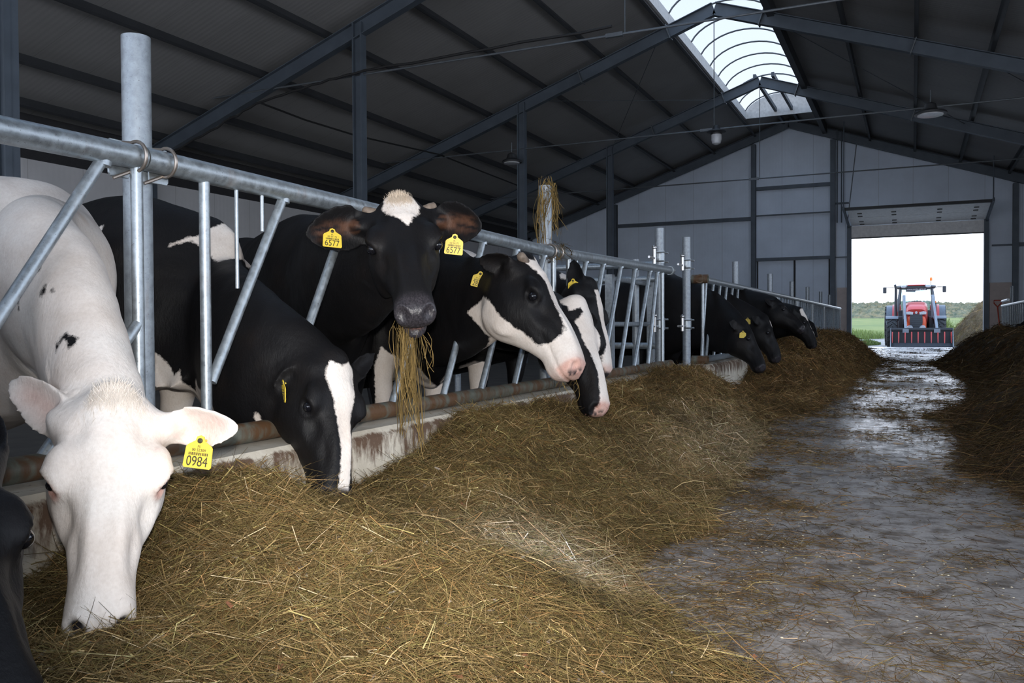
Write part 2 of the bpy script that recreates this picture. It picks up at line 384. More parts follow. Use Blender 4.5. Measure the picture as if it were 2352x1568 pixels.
# portal frames
FR = [(-0.7, -8.6), (5.75, -8.45), (12.45, -8.80), (18.84, -8.58), (25.0, -8.42), (31.15, None)]
for i, (Y, xc) in enumerate(FR):
    fr = empty('steel_frame', (XR, Y, 0), 'dark steel portal frame across the barn', None, 'portal frames', 'structure')
    za = 7.69 if xc is not None else 7.80
    for s, xe in ((-1, XL+0.05), (1, XRW-0.05)):
        MB().ibeam((XR, Y, za), (xe, Y, za-SL*abs(xe-XR)), 0.15, 0.28).build('rafter', M['frame'], fr)
        MB().ibeam((xe-s*0.05, Y, -0.12), (xe-s*0.05, Y, za-SL*abs(xe-XR)), 0.15, 0.24, up=(1, 0, 0)).build('column', M['frame'], fr)
    if xc is not None:
        zc = za-SL*abs(xc-XR)
        MB().ibeam((xc, Y-0.0, -0.12), (xc, Y-0.0, zc+0.10), 0.16, 0.19, 0.02, 0.022, up=(1, 0, 0)).build('column', M['frame'], fr)
        for s in (1,):
            xk = 4.5; MB().ibeam((xk, Y, -0.1), (xk, Y, za-SL*abs(xk-XR)), 0.16, 0.19, up=(1, 0, 0)).build('column', M['frame'], fr)
        # bolted splice plates either side of the ridge
        for xs in (SKL+0.12, SKR-0.12, -7.05, 0.0):
            z = za-SL*abs(xs-XR); s = -1 if xs < XR else 1
            t = Vector((s, 0, -SL)).normalized()
            MB().beam(Vector((xs, Y, z))-t*0.012, Vector((xs, Y, z))+t*0.012, 0.22, 0.34).build('splice_plate', M['rod'], fr)
        if i >= 1:   # tie rod with hanger
            zt = 5.45-0.02*Y
            tr = empty('tie_rod', (XR, Y, zt), 'thin horizontal steel tie rod with a hanger from the ridge', None, 'tie rods', 'structure')
            MB().tube((XL+0.2, Y, zt), (XRW-0.2, Y, zt), 0.018, 8).build('rod', M['rod'], tr)
            MB().tube((XR, Y, zt), (XR, Y, za-0.1), 0.010, 8).build('hanger', M['rod'], tr)
            MB().bb((XR-0.30, Y-0.03, zt-0.03), (XR-0.03, Y+0.03, zt+0.03)).build('turnbuckle', M['rod'], tr)
# purlins
PX = [-13.6, -12.53, -11.0, -9.52, -8.04, -6.56, SKL-0.05, SKR+0.05, -1.31, 0.05, 1.37, 2.75, 4.2, 5.6]
for x in PX:
    m = MB(); z = zr(x); 
    c = Vector((x, (YB+YG)/2, z-0.10)); L = YG-YB-0.1
    R = Matrix.Rotation(math.atan(SL) if x < XR else -math.atan(SL), 3, 'Y').inverted()
    m.box(c, (0.012, L, 0.2), R); m.box(c+R @ Vector((0.035, 0, -0.094)), (0.07, L, 0.012), R); m.box(c+R @ Vector((-0.035, 0, 0.094)), (0.07, L, 0.012), R)
    o = m.build('purlin', M['purlin'], origin=(x, 0, z)); st(o, 'thin dark steel purlin running the length of the roof'); o['group'] = 'roof purlins'
# roof bracing rods
BR = [((-5.2, FR[3][0]), (-8.3, FR[4][0])), ((-2.8, FR[3][0]), (1.2, FR[4][0])), ((1.2, FR[3][0]), (5.8, FR[4][0])), ((-8.3, FR[3][0]), (-5.2, FR[4][0]))]
for (xa, ya), (xb, yb) in BR:
    st(MB().tube((xa, ya+0.1, zr(xa)-0.33), (xb, yb-0.1, zr(xb)-0.33), 0.009, 6).build('bracing_rod', M['rod']), 'thin diagonal bracing rod under the roof')['group'] = 'roof bracing rods'

st(MB().bb((SKR+0.0, YB, zr(SKR)-0.33), (SKR+0.14, YG-0.3, zr(SKR)-0.01)).build('trim_beam', M['purlin'], origin=(SKR, 0, 7)), 'deep dark beam along the right edge of the skylight')
for s_, xe in ((-1, XL), (1, XRW)):  # dark strip stands in for the shade between gable rafter and roof
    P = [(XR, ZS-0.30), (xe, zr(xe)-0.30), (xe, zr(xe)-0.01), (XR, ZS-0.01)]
    st(MB().prism(P, (0, YG-0.06, 0), (1, 0, 0), (0, 0, 1), (0, 1, 0), 0.10).build('trim_shade_gap', M['dark'], origin=(XR, YG, 7)), 'dark strip drawn for the shadow gap between gable and roof')
# ridge skylight
sk = empty('window_1', (XR, SKY0, ZS), 'long arched translucent skylight along the ridge', None, None, 'structure')
NA = 14
def arch(t, r=0.0):
    a = math.pi*0.80*(t-0.5); R = (SKR-SKL)/2/math.sin(math.pi*0.40)
    return (XR+(R+r)*math.sin(a), zr(SKL)+0.22+(R+r)*(math.cos(a)-math.cos(math.pi*0.40))*0.62)
vs = []; fs = []; ny = 12
for j in range(ny+1):
    y = SKY0+(SKY1-SKY0)*j/ny
    for k in range(NA+1): x, z = arch(k/NA); vs.append((x, y, z))
for j in range(ny):
    for k in range(NA): a = j*(NA+1)+k; fs.append((a, a+1, a+NA+2, a+NA+1))
o = mk('glazing', vs, fs, M['skylight'], sk, smooth='all', recalc=False)
y = SKY0+0.3; 
while y < SKY1:
    pts = [(arch(k/NA, -0.035)[0], y, arch(k/NA, -0.035)[1]) for k in range(NA+1)]
    MB().path(pts, 0.022, 6).build('arch_bar', M['rod'], sk); y += 1.09
for x, s in ((SKL, 1), (SKR, -1)):
    MB().bb((x-0.03, SKY0, zr(SKL)-0.02), (x+0.03, SKY1, zr(SKL)+0.24)).build('upstand', M['whiteplastic'], sk)
for yy in (SKY1, SKY0):
    P = [arch(k/NA) for k in range(NA+1)]+[(SKR, zr(SKL)), (SKL, zr(SKL))]
    MB().prism(P, (0, yy, 0), (1, 0, 0), (0, 0, 1), (0, 1, 0), 0.03).build('end_cap', M['whiteplastic'], sk)
for x in (XR-0.15, XR+0.35):
    MB().beam((x, 25.0, 7.86), (x, 31.3, 7.86), 0.08, 0.12).build('ridge_bar', M['frame'], sk)

# lamps hung from the tie rods
def ufo(x, y, z, lab, r=0.30):
    e = empty('pendant_lamp', (x, y, z), lab, 'lamp')
    MB().lathe([(0.02, 0.24), (0.05, 0.23), (0.10, 0.20), (0.13, 0.10), (0.18, 0.07), (r*0.92, 0.05), (r, 0.03), (r, 0.0), (r*0.92, 0.0)], (x, y, z), 28).build('housing', M['lampblack'], e, smooth=True)
    MB().lathe([(r*0.8, 0.0), (r*0.78, -0.02), (0.05, -0.03)], (x, y, z-0.002), 28).build('lens', M['lampglass'], e, smooth=True)
    MB().tube((x, y, z+0.22), (x, y, z+0.48), 0.012, 8).build('hook', M['rod'], e)
ufo(0.305, 18.84, 4.93, 'round flat black pendant lamp over the alley')
ufo(-8.75, 18.62, 4.72, 'small dark pendant lamp beside the steel column over the stalls', 0.24)
x, y, z = -3.9, 18.84, 4.86
e = empty('pendant_lamp', (x, y, z), 'bell shaped lamp with glass jar hung below the ridge', 'lamp')
MB().lathe([(0.02, 0.30), (0.06, 0.29), (0.1, 0.2), (0.2, 0.17), (0.21, 0.15), (0.12, 0.13), (0.12, 0.09)], (x, y, z), 24).build('housing', M['lampblack'], e, smooth=True)
MB().lathe([(0.115, 0.09), (0.115, -0.02), (0.09, -0.1), (0.04, -0.13)], (x, y, z), 24).build('jar', M['lampglass'], e, smooth=True)
# electric cable sagging between the frames
def cab(pts, lab, r=0.016):
    o = MB().path(pts, r, 6).build('cable', M['cable']); tag(o, lab, 'cable'); return o
def wob(pts, n=8, a=0.02, seed=1):
    rg = random.Random(seed); out = []
    for i in range(len(pts)-1):
        for k in range(n):
            p = Vector(pts[i]).lerp(Vector(pts[i+1]), k/n); out.append((p.x+rg.uniform(-a, a), p.y, p.z+rg.uniform(-a, a)))
    return out+[pts[-1]]
Yc = 12.3
cab(wob([tuple(ony(395, 350, Yc)), tuple(ony(500, 290, Yc)), tuple(ony(590, 237, Yc)), tuple(ony(715, 195, Yc)), tuple(ony(835, 163, Yc)), tuple(ony(1005, 134, Yc)), tuple(ony(1405, 60, Yc))], 6, 0.02), 'black cable strung across the nearest frame past its column', 0.022)
cab([tuple(ony(600, 237, 12.3)), tuple(ony(700, 275, 13.5)), tuple(ony(820, 312, 15)), tuple(ony(1010, 355, 18.6)), tuple(ony(1110, 395, 21)), tuple(ony(1200, 430, 24.6))], 'black cable running along the stalls from frame to frame', 0.02)
# ------------------------------------------------------------------ kerb and feed fence
FX = -1.97
def curb(y0, y1, lab, x0=-2.17, x1=-1.80, h=0.405):
    m = MB(); m.prism([(x0, -0.1), (x1, -0.02), (x1-0.015, h-0.03), (x1-0.045, h), (x0, h)], (0, (y0+y1)/2, 0), (1, 0, 0), (0, 0, 1), (0, 1, 0), y1-y0)
    o = m.build('trim_kerb', M['curb'], origin=(FX, y0, 0)); st(o, lab)
curb(-3.0, 7.6, 'stained white concrete kerb under the near feed fence')
curb(8.55, 28.2, 'stained concrete kerb under the far feed fence', h=0.39)
def post(x, y, z1, r, lab, collars=(), z0=-0.12):
    e = empty('fence_post', (x, y, z0), lab, 'post', 'round fence posts')
    MB().hollow((x, y, z0), (x, y, z1), r, r-0.004, 24).build('pipe', M['galv_post'], e, smooth=True)
    for z in collars:
        MB().hollow((x, y, z-0.055), (x, y, z+0.055), r+0.007, r, 24).build('clamp', M['galv'], e, smooth=True)
        for dy in (-1, 1):
            for dz in (-0.04, 0.04):
                MB().tube((x-0.02, y+dy*(r+0.03), z+dz), (x+0.06, y+dy*(r+0.03), z+dz), 0.008, 8).build('bolt', M['bolt'], e)
    return e
def p2(px, py): 
    q = onx(px, py, FX); return (FX, q[1], q[2])
ZT, ZB, RT = 1.25, 0.445, 0.0335
def bars_panel(name, y0, y1, lab, ups, slants, rods, zt0=ZT, zt1=ZT, tz=None):
    e = empty('feed_fence', (FX, y0, 0.4), lab, 'fence', 'galvanised feed fence panels')
    MB().hollow((FX, y0, zt0), (FX, y1, zt1), RT, RT-0.004, 22).build('top_rail', M['galv'], e, smooth=True)
    MB().hollow((FX, y0, ZB), (FX, y1, ZB), RT, RT-0.004, 22).build('bottom_rail', M['galv_rust'], e, smooth=True)
    zt = lambda y: zt0+(zt1-zt0)*(y-y0)/(y1-y0)
    for y in ups: MB().tube((FX, y, ZB), (FX, y, zt(y)-0.02), 0.0165, 14).build('upright', M['galv'], e, smooth=True)
    for a in slants:
        yt, yb = a[:2]; zb = a[2] if len(a) > 2 else ZB
        MB().tube((FX, yb, zb), (FX, yt, zt(yt)-0.02), 0.0165, 14).build('slanted_bar', M['galv'], e, smooth=True)
        MB().tube((FX, yt-0.002, zt(yt)-RT-0.008), (FX, yt, zt(yt)-RT+0.006), 0.021, 14).build('weld', M['galv'], e, smooth=True)
    for y, z in rods: MB().tube((FX, y, z), (FX, y, zt(y)-0.02), 0.0065, 10).build('thin_rod', M['galv'], e, smooth=True)
    return e
e0 = bars_panel('p', -1.8, 1.735, 'galvanised feed fence panel in front of the white cow', [1.718], [(1.61, 1.06), (0.05, -0.5), (0.5, -0.05)], [], 1.235, 1.268)
MB().tube((FX, 1.715, 0.80), (FX, 1.40, ZB), 0.0165, 14).build('slanted_bar', M['galv'], e0, smooth=True)
eA = bars_panel('p', 1.74, 4.71, 'galvanised feed fence panel holding three black cows', [1.97], [(2.335, 1.99, 0.62), (2.708, 2.27), (3.43, 2.99), (3.848, 3.42), (4.252, 3.80), (4.637, 4.20)], [(2.107, 0.915), (2.226, 1.11)], 1.268, 1.233)
eB = bars_panel('p', 4.715, 7.53, 'short galvanised feed fence panel ending at the cow passage', [4.78, 5.03, 7.26], [(5.35, 4.95), (5.70, 5.29), (6.10, 5.66), (6.46, 6.05), (6.88, 6.41), (7.10, 6.80)], [(5.18, 0.92)], 1.236, 1.28)
# clamps where the panels meet the first posts
def ubolt(par, y, z, lean=1):
    pts = []
    for k in range(15):
        a = math.pi*(k/14)*1.25-math.pi*0.12
        pts.append((FX+0.005+math.sin(a)*(RT+0.008), y+0.004*k/14, z+math.cos(a)*(RT+0.008)))
    pts = [(FX-0.06, y-0.01, z+RT+0.01)]+pts+[(FX-0.03, y-0.045*lean, z-RT-0.03)]
    MB().path(pts, 0.0052, 8).build('u_bolt', M['ubolt'], par, smooth=True)
def clampset(e, y, z):
    for dy in (-0.062, 0.075):
        MB().prism([(-0.03, -0.052), (0.03, -0.052), (0.036, -0.044), (0.036, 0.044), (0.03, 0.052), (-0.03, 0.052), (-0.036, 0.044), (-0.036, -0.044)], (FX-0.04, y+dy, z-0.005), (0, 1, 0), (0, 0, 1), (1, 0, 0), 0.006).build('clamp_plate', M['galv'], e, bevel=0.002)
    ubolt(e, y-0.045, z); ubolt(e, y+0.06, z)
post(-2.06, 1.80, 1.640, 0.0405, 'tall thick galvanised post nearest the camera beside the white cow', ()); clampset(eA, 1.755, 1.268)
post(-2.06, 4.87, 1.655, 0.0405, 'galvanised post draped with hay behind the profile cow'); clampset(eB, 4.76, 1.236)
post(-2.06, 7.50, 1.660, 0.0405, 'galvanised post with shiny clamps on the near side of the passage', (1.40, 0.80))
post(-2.06, 8.51, 1.672, 0.0405, 'galvanised post with shiny clamps on the far side of the passage', (1.40, 0.80))
for k, y in enumerate((11.12, 14.05, 16.76, 19.4, 22.3, 24.8)):
    post(-2.06, y, 1.60, 0.0405, ['first galvanised post beyond the passage, rising over the far fence', 'second galvanised post beyond the passage', 'third galvanised post beyond the passage in front of the door gap', 'fourth galvanised post beyond the passage', 'fifth galvanised post beyond the passage', 'last and farthest galvanised post of the left fence'][k])
# end caps of the near row, tee fittings of the far row
MB().hollow((FX, 7.50, 1.279), (FX, 7.56, 1.279), RT+0.006, RT-0.001, 20).build('end_collar', M['galv'], eB, smooth=True)
# gate eyes and bolts in the passage
for yy, zz in ((7.50, 1.40), (7.50, 0.80), (8.51, 1.40), (8.51, 0.80)):
    g = empty('hinge_bolt', (-2.06, yy-0.2, zz), 'threaded hinge bolt on the passage post, %s at %s height' % ('near side' if yy < 8 else 'far side', 'rail' if zz > 1 else 'knee'), 'hinge')
    MB().tube((-2.06, yy-0.34, zz-0.02), (-2.06, yy-0.05, zz-0.02), 0.011, 10).build('rod', M['bolt'], g)
    MB().tube((-2.06, yy-0.17, zz-0.07), (-2.06, yy-0.17, zz+0.07), 0.017, 10).build('pin', M['bolt'], g); MB().sphere((-2.06, yy-0.17, zz+0.075), 0.022, 8).build('knob', M['bolt'], g, smooth=True)
pr = empty('passage_rail', (-2.1, 7.6, -0.12), 'galvanised pipe barrier along the passage behind the short fence panel', 'barrier')
for z in (1.345, 1.215, 0.6): MB().tube((-2.10, 7.62, z), (-6.2, 7.62, z), 0.03, 14).build('rail', M['galv'], pr, smooth=True)
for x in (-2.32, -4.2, -6.1): MB().tube((x, 7.62, -0.12), (x, 7.62, 1.4), 0.033, 14).build('post', M['galv_post'], pr, smooth=True)
gt = empty('passage_gate', (-2.2, 7.1, -0.12), 'open galvanised gate with square uprights folded behind the short panel', 'gate')
for y in (6.55, 7.62+0.12): MB().bb((-2.24, y-0.035, 0.33), (-2.18, y+0.035, 1.2)).build('upright', M['galv_post'], gt)
for z in (0.36, 0.8, 1.17): MB().tube((-2.21, 6.55, z), (-2.21, 7.74, z), 0.02, 12).build('rail', M['galv_post'], gt, smooth=True)

# far row
def farpanel(y0, y1, lab, first=False):
    e = empty('feed_fence', (FX, y0, 0.4), lab, 'fence', 'galvanised feed fence panels')
    MB().hollow((FX, y0, 1.262), (FX, y1, 1.262), 0.034, 0.029, 18).build('top_rail', M['galv'], e, smooth=True)
    MB().hollow((FX, y0, 0.43), (FX, y1, 0.43), 0.034, 0.029, 18).build('bottom_rail', M['galv'], e, smooth=True)
    MB().tube((FX, y0+0.11, 0.43), (FX, y0+0.11, 1.25), 0.018, 10).build('upright', M['galv'], e, smooth=True)
    y = y0+0.27
    while y < y1-0.1:
        MB().tube((FX, max(y-0.37, y0+0.05), 0.43), (FX, y, 1.25), 0.0165, 10).build('slanted_bar', M['galv'], e, smooth=True); y += 0.365
    MB().tube((FX, y1-0.05, 0.43), (FX, y1-0.05, 1.25), 0.018, 10).build('upright', M['galv'], e, smooth=True)
    if first:
        for z in (1.262, 0.43):
            MB().hollow((FX, y0-0.02, z), (FX, y0+0.07, z), 0.046, 0.033, 18).build('tee_fitting', M['galv_rust'], e, smooth=True)
            MB().hollow((FX-0.09, y0+0.02, z), (FX+0.075, y0+0.02, z), 0.046, 0.034, 18).build('tee_fitting', M['galv_rust'], e, smooth=True)
    return e
ys = [8.72, 11.32, 14.1, 16.8, 19.5, 22.3, 24.9, 27.4]
labs = ['first feed fence panel beyond the passage, with open pipe tees', 'second feed fence panel beyond the passage, behind the black cows', 'third feed fence panel beyond the passage', 'fourth feed fence panel beyond the passage', 'fifth feed fence panel beyond the passage', 'sixth feed fence panel beyond the passage', 'last feed fence panel, beside the far doorway']
for k in range(7): farpanel(ys[k], ys[k+1]-0.01, labs[k], k == 0)
# right-hand row, mostly out of the picture
RX = 2.22
e = empty('feed_fence', (RX, 23, 0), 'feed fence panel right of the alley, behind the shade-darkened hay', 'fence')
for z in (1.40, 1.27, 0.50): MB().tube((RX, 25.2 if z > 1.3 else 18.0, z), (RX, 26.8, z), 0.033, 14).build('rail', M['galv'], e, smooth=True)
y = 26.7
while y > 18.2:
    MB().tube((RX, y, 0.5), (RX, y, 1.27), 0.024 if y > 25.4 else 0.017, 10).build('upright', M['galv'], e, smooth=True); y -= 0.42
st(MB().bb((RX-0.15, 6.0, -0.02), (RX+0.2, 27.2, 0.42)).build('trim_kerb', M['curb'], origin=(RX, 6, 0)), 'concrete kerb under the right fence')
e = empty('fence_post', (RX+0.1, 25.3, 0), 'round post of the right-hand feed fence', 'post')
MB().tube((RX+0.1, 25.3, -0.1), (RX+0.1, 25.3, 1.75), 0.045, 14).build('pipe', M['galv_post'], e, smooth=True)
# shovel leaning on the plinth
shov = empty('shovel', (2.5, YG-0.35, 0.0), 'shovel with a red handle leaning by the doorway', 'shovel')
M['redpaint'] = plain('red_handle', (0.42, 0.05, 0.02), 0.5); M['blade'] = plain('shovel_steel', (0.35, 0.37, 0.40), 0.4, 0.6)
MB().tube((2.5, YG-0.36, 0.72), (2.46, YG-0.17, 1.32), 0.02, 10).build('shaft', M['redpaint'], shov, smooth=True)
MB().path([(2.46, YG-0.17, 1.32), (2.36, YG-0.17, 1.44), (2.36, YG-0.165, 1.53), (2.56, YG-0.165, 1.53), (2.56, YG-0.17, 1.44), (2.46, YG-0.17, 1.32)], 0.018, 8).build('grip', M['redpaint'], shov, smooth=True)
MB().prism([(-0.02, 0.3), (0.02, 0.3), (0.1, 0.26), (0.11, -0.05), (0, -0.12), (-0.11, -0.05), (-0.1, 0.26)], (2.505, YG-0.37, 0.44), (1, 0, 0), (0.06, 0.3, 0.95), (0, 0.95, -0.3), 0.012).build('blade', M['blade'], shov)
bs = MB().tube((2.66, YG-0.30, 0.0), (2.62, YG-0.16, 1.25), 0.016, 10).build('broom_handle', M['lampblack']); tag(bs, 'dark stick leaning on the plinth right of the red shovel', 'stick')
# ------------------------------------------------------------------ outside
rng = np.random.default_rng(7)
def vnoise(x, y, seed=0, oct=4, f=1.0):
    """smooth value noise"""
    r = np.random.default_rng(seed); T = r.random((64, 64)); out = np.zeros_like(x, float); amp = 1.0; tot = 0
    for o in range(oct):
        xf, yf = x*f, y*f; xi, yi = np.floor(xf).astype(int), np.floor(yf).astype(int); u, v = xf-xi, yf-yi
        u = u*u*(3-2*u); v = v*v*(3-2*v)
        g = lambda a, b: T[(xi+a) % 64, (yi+b) % 64]
        out += amp*((g(0, 0)*(1-u)+g(1, 0)*u)*(1-v)+(g(0, 1)*(1-u)+g(1, 1)*u)*v); tot += amp; amp *= 0.5; f *= 2.03
    return out/tot
def grid(x0, x1, y0, y1, nx, ny, zf, name, mat, smooth='all', parent=None):
    xs = np.linspace(x0, x1, nx); ys_ = np.linspace(y0, y1, ny); X, Y = np.meshgrid(xs, ys_)
    Z = zf(X, Y); V = np.stack([X.ravel(), Y.ravel(), Z.ravel()], 1)
    i = np.arange((ny-1)*nx).reshape(ny-1, nx)[:, :-1].ravel(); F = np.stack([i, i+1, i+nx+1, i+nx], 1)
    return mk(name, V, F.tolist(), mat, parent, (0, 0, 0), smooth, recalc=False)
def gnd(X, Y):
    d = np.clip((Y-YG-0.5)/4.0, 0, 1); return -0.02-0.19*d*d*(3-2*d)+0.05*(vnoise(X, Y, 3, 3, 0.3)-0.5)*np.clip((Y-41)/4, 0, 1)+0.35*np.clip((Y-48)/30, 0, 1)
def sand():
    n = NB('sandy_yard_ground'); f = n.noise(0.35, 6, 0.65); g = n.noise(3, 5, 0.6)
    c = n.ramp(f, [(0.35, (0.20, 0.172, 0.142)), (0.55, (0.27, 0.24, 0.205)), (0.7, (0.225, 0.205, 0.17))]); 
    c = n.mix(n.ramp(g, [(0.5, 0.0), (0.62, 0.6)]), c, (0.19, 0.17, 0.135)); n.set(Base_Color=c, Roughness=0.9); n.bump(g, 0.4, 0.05); return n.m
M['sand'] = sand()
st(grid(-60, 60, YG+0.5, 90, 90, 60, gnd, 'ground', M['sand']), 'pale sandy yard beyond the doorway')
def green():
    n = NB('green_field'); f = n.noise(0.12, 6, 0.65); g = n.noise(1.5, 5, 0.7)
    c = n.ramp(n.math('ADD', n.math('MULTIPLY', f, 0.6), n.math('MULTIPLY', g, 0.4)), [(0.35, (0.085, 0.12, 0.018)), (0.5, (0.145, 0.165, 0.028)), (0.65, (0.23, 0.20, 0.045))])
    n.set(Base_Color=c, Roughness=0.9); n.bump(g, 0.6, 0.2); return n.m
M['field'] = green()
st(grid(-160, 160, 56, 175, 80, 60, lambda X, Y: gnd(X, Y)-0.25+np.clip((Y-56)/4, 0, 1)*(0.45+0.4*vnoise(X, Y, 5, 3, 0.2)+0.012*(Y-56)), 'field', M['field']), 'green and yellow field beyond the yard')
def tuft(cx, cy, rx, ry, n, h, name, lab, mat, z0=-0.2, seed=2):
    r = np.random.default_rng(seed); a = r.random(n)*2*np.pi; q = np.sqrt(r.random(n)); X = cx+rx*q*np.cos(a); Y = cy+ry*q*np.sin(a)
    H = h*(0.4+0.6*r.random(n))*(1.15-q*0.7); th = r.random(n)*np.pi; w = 0.012+0.012*r.random(n); lx = (r.random(n)-.5)*H*0.8; ly = (r.random(n)-.5)*H*0.8
    z0 = gnd(X, Y)-0.03
    V = np.zeros((n, 4, 3)); V[:, 0] = np.stack([X-w*np.cos(th), Y-w*np.sin(th), z0], 1); V[:, 1] = np.stack([X+w*np.cos(th), Y+w*np.sin(th), z0], 1)
    V[:, 2] = np.stack([X+lx+w*.4*np.cos(th), Y+ly+w*.4*np.sin(th), z0+H], 1); V[:, 3] = np.stack([X+lx-w*.4*np.cos(th), Y+ly-w*.4*np.sin(th), z0+H], 1)
    F = np.arange(n*4).reshape(n, 4).tolist(); o = mk(name, V.reshape(-1, 3), F, mat, None, (0, 0, 0), recalc=False)
    return tag(o, lab, 'grass', None, 'stuff')
M['grass'] = plain('grass_blades', (0.12, 0.165, 0.03), 0.7, 0, 0.4, 4)
tuft(-2.0, 45.0, 0.6, 2.0, 2600, 0.32, 'grass', 'low green grass patch beside the yard track', M['grass'])
tuft(-7.5, 58, 6, 6, 9000, 1.0, 'grass', 'tall green grass at the edge of the field', M['grass'], seed=4)
tuft(1.6, 55, 1.2, 2.0, 2500, 1.3, 'grass', 'green weeds behind the tractor beside the straw heap', M['grass'], seed=6)
def treemat():
    n = NB('distant_tree_foliage'); f = n.noise(1.1, 6, 0.8)
    c = n.ramp(f, [(0.38, (0.045, 0.058, 0.030)), (0.5, (0.125, 0.115, 0.06)), (0.62, (0.21, 0.155, 0.075))]); n.set(Base_Color=c, Roughness=0.95); return n.m
M['tree'] = treemat()
def trz(X, Y):
    q = np.clip((Y-148)/10.0, 0, 1); top = 3.6+1.1*vnoise(X, Y*0+1, 14, 4, 0.12)
    return 0.4+top*np.sqrt(q)*(0.78+0.30*vnoise(X, Y, 15, 4, 1.8))
o = grid(-60, 50, 148, 172, 700, 40, trz, 'treeline', M['tree'], smooth=False)
tag(o, 'distant low wooded skyline of mixed autumn trees behind the field', 'trees', None, 'stuff')
# heap of straw bedding by the doorway
def strawmat():
    n = NB('straw_heap_straw'); f = n.noise(2.2, 6, 0.7); g = n.noise(16, 5, 0.75, n.mapping((1, 1, 0.5), (0.3, 0.5, 0)))
    c = n.ramp(n.math('ADD', n.math('MULTIPLY', f, 0.45), n.math('MULTIPLY', g, 0.55)), [(0.36, (0.085, 0.052, 0.025)), (0.5, (0.23, 0.155, 0.08)), (0.64, (0.36, 0.265, 0.15))])
    n.set(Base_Color=c, Roughness=0.95); n.bump(g, 1.0, 0.2); return n.m
M['heap'] = strawmat()
def heapz(X, Y):
    d = np.sqrt(((X-4.6)/3.3)**2+((Y-44.5)/4.6)**2); h = 3.4*np.clip(1-d**1.35, 0, 1)**0.8
    return -0.45+h*(0.78+0.44*vnoise(X, Y, 11, 4, 0.9))+0.45*(vnoise(X, Y, 12, 4, 2.4)-0.5)*np.clip(h, 0, 1)+0.16*(vnoise(X, Y, 13, 3, 9)-0.5)*np.clip(h, 0, 1)
tag(grid(1.0, 8.4, 39.6, 49.6, 120, 130, heapz, 'straw_heap', M['heap']), 'tall heap of old straw bedding beside the tractor', 'heap', None, 'stuff')

# ------------------------------------------------------------------ tractor (faces the barn)
TY = 40.0; TX = 0.12; TZ = -0.21
M['red'] = plain('red_tractor_paint', (0.40, 0.030, 0.022), 0.35, 0, 0.08, 2)
M['orange'] = plain('orange_red_side_panel', (0.62, 0.075, 0.02), 0.35)
M['blk'] = plain('black_tractor_plastic', (0.022, 0.023, 0.026), 0.5)
M['greyp'] = plain('grey_loader_paint', (0.15, 0.162, 0.178), 0.45)
M['fender'] = plain('dark_grey_fender', (0.075, 0.083, 0.095), 0.5)
M['tyre'] = plain('black_tyre_rubber', (0.025, 0.024, 0.023), 0.85, 0, 0.3, 8)
M['chrome'] = plain('headlamp_glass', (0.36, 0.37, 0.39), 0.3, 0.4)
M['amber'] = plain('amber_lens', (0.75, 0.17, 0.01), 0.3)
M['whitep'] = plain('white_lettering', (0.75, 0.78, 0.80), 0.5)
M['bucket'] = plain('black_bucket_steel', (0.028, 0.029, 0.032), 0.45, 0.3)
tr = empty('tractor', (TX, TY, TZ), 'red tractor with a black toothed front bucket parked outside the doorway', 'tractor')
def T(x, y, z): return (TX+x, TY+y, TZ+z)
def wheel(x, y, R, w, n, nm):
    c = T(x, y, R); m = MB()
    m.lathe([(R*0.55, -w*0.42), (R*0.72, -w*0.5), (R*0.90, -w*0.48), (R*0.955, -w*0.38), (R*0.965, 0), (R*0.955, w*0.38), (R*0.90, w*0.48), (R*0.72, w*0.5), (R*0.55, w*0.42)], c, 40, 'x')
    for k in range(n):           # chevron lugs
        for s in (-1, 1):
            a = 2*math.pi*(k+0.25*s)/n
            for j in range(4):
                q = (j+0.5)/4; aa = a+q*0.30; M3 = Matrix.Rotation(aa, 3, 'X')
                p = M3 @ Vector((0, 0, R*0.975)); m.box((c[0]+s*w*0.46*q, c[1]+p.y, c[2]+p.z), (w*0.14, R*0.085, R*0.06), M3)
    t = m.build(nm, M['tyre'], tr, smooth=True)
    MB().lathe([(0.02, -w*0.30), (R*0.3, -w*0.32), (R*0.5, -w*0.40), (R*0.56, -w*0.40), (R*0.56, w*0.40), (R*0.5, w*0.40), (R*0.3, w*0.32), (0.02, w*0.30)], c, 28, 'x').build('rim', M['red'], t, smooth=True)
wheel(-0.92, 0.75, 0.66, 0.44, 18, 'front_wheel'); wheel(0.93, 0.75, 0.66, 0.44, 18, 'front_wheel')
wheel(-1.02, 3.35, 0.90, 0.54, 20, 'rear_wheel'); wheel(0.98, 3.35, 0.90, 0.54, 20, 'rear_wheel')
def fender(x, w, R, cy, cz, a0, a1, mat, nm, t=0.035):
    P = []; 
    for k in range(13): a = a0+(a1-a0)*k/12; P.append((math.cos(a)*R, math.sin(a)*R))
    for k in range(12, -1, -1): a = a0+(a1-a0)*k/12; P.append((math.cos(a)*(R-t), math.sin(a)*(R-t)))
    MB().prism(P, T(x, cy, cz), (0, 1, 0), (0, 0, 1), (1, 0, 0), w).build(nm, mat, tr, smooth=True)
for s in (-1, 1):
    fender(s*0.93, 0.50, 0.80, 0.75, 0.55, math.radians(50), math.radians(122), M['fender'], 'front_fender')
    fender(s*0.78, 0.36, 1.06, 3.35, 0.84, math.radians(20), math.radians(175), M['red'], 'rear_fender')
    fender(s*1.08, 0.26, 1.04, 3.35, 0.82, math.radians(20), math.radians(172), M['fender'], 'rear_fender_edge')
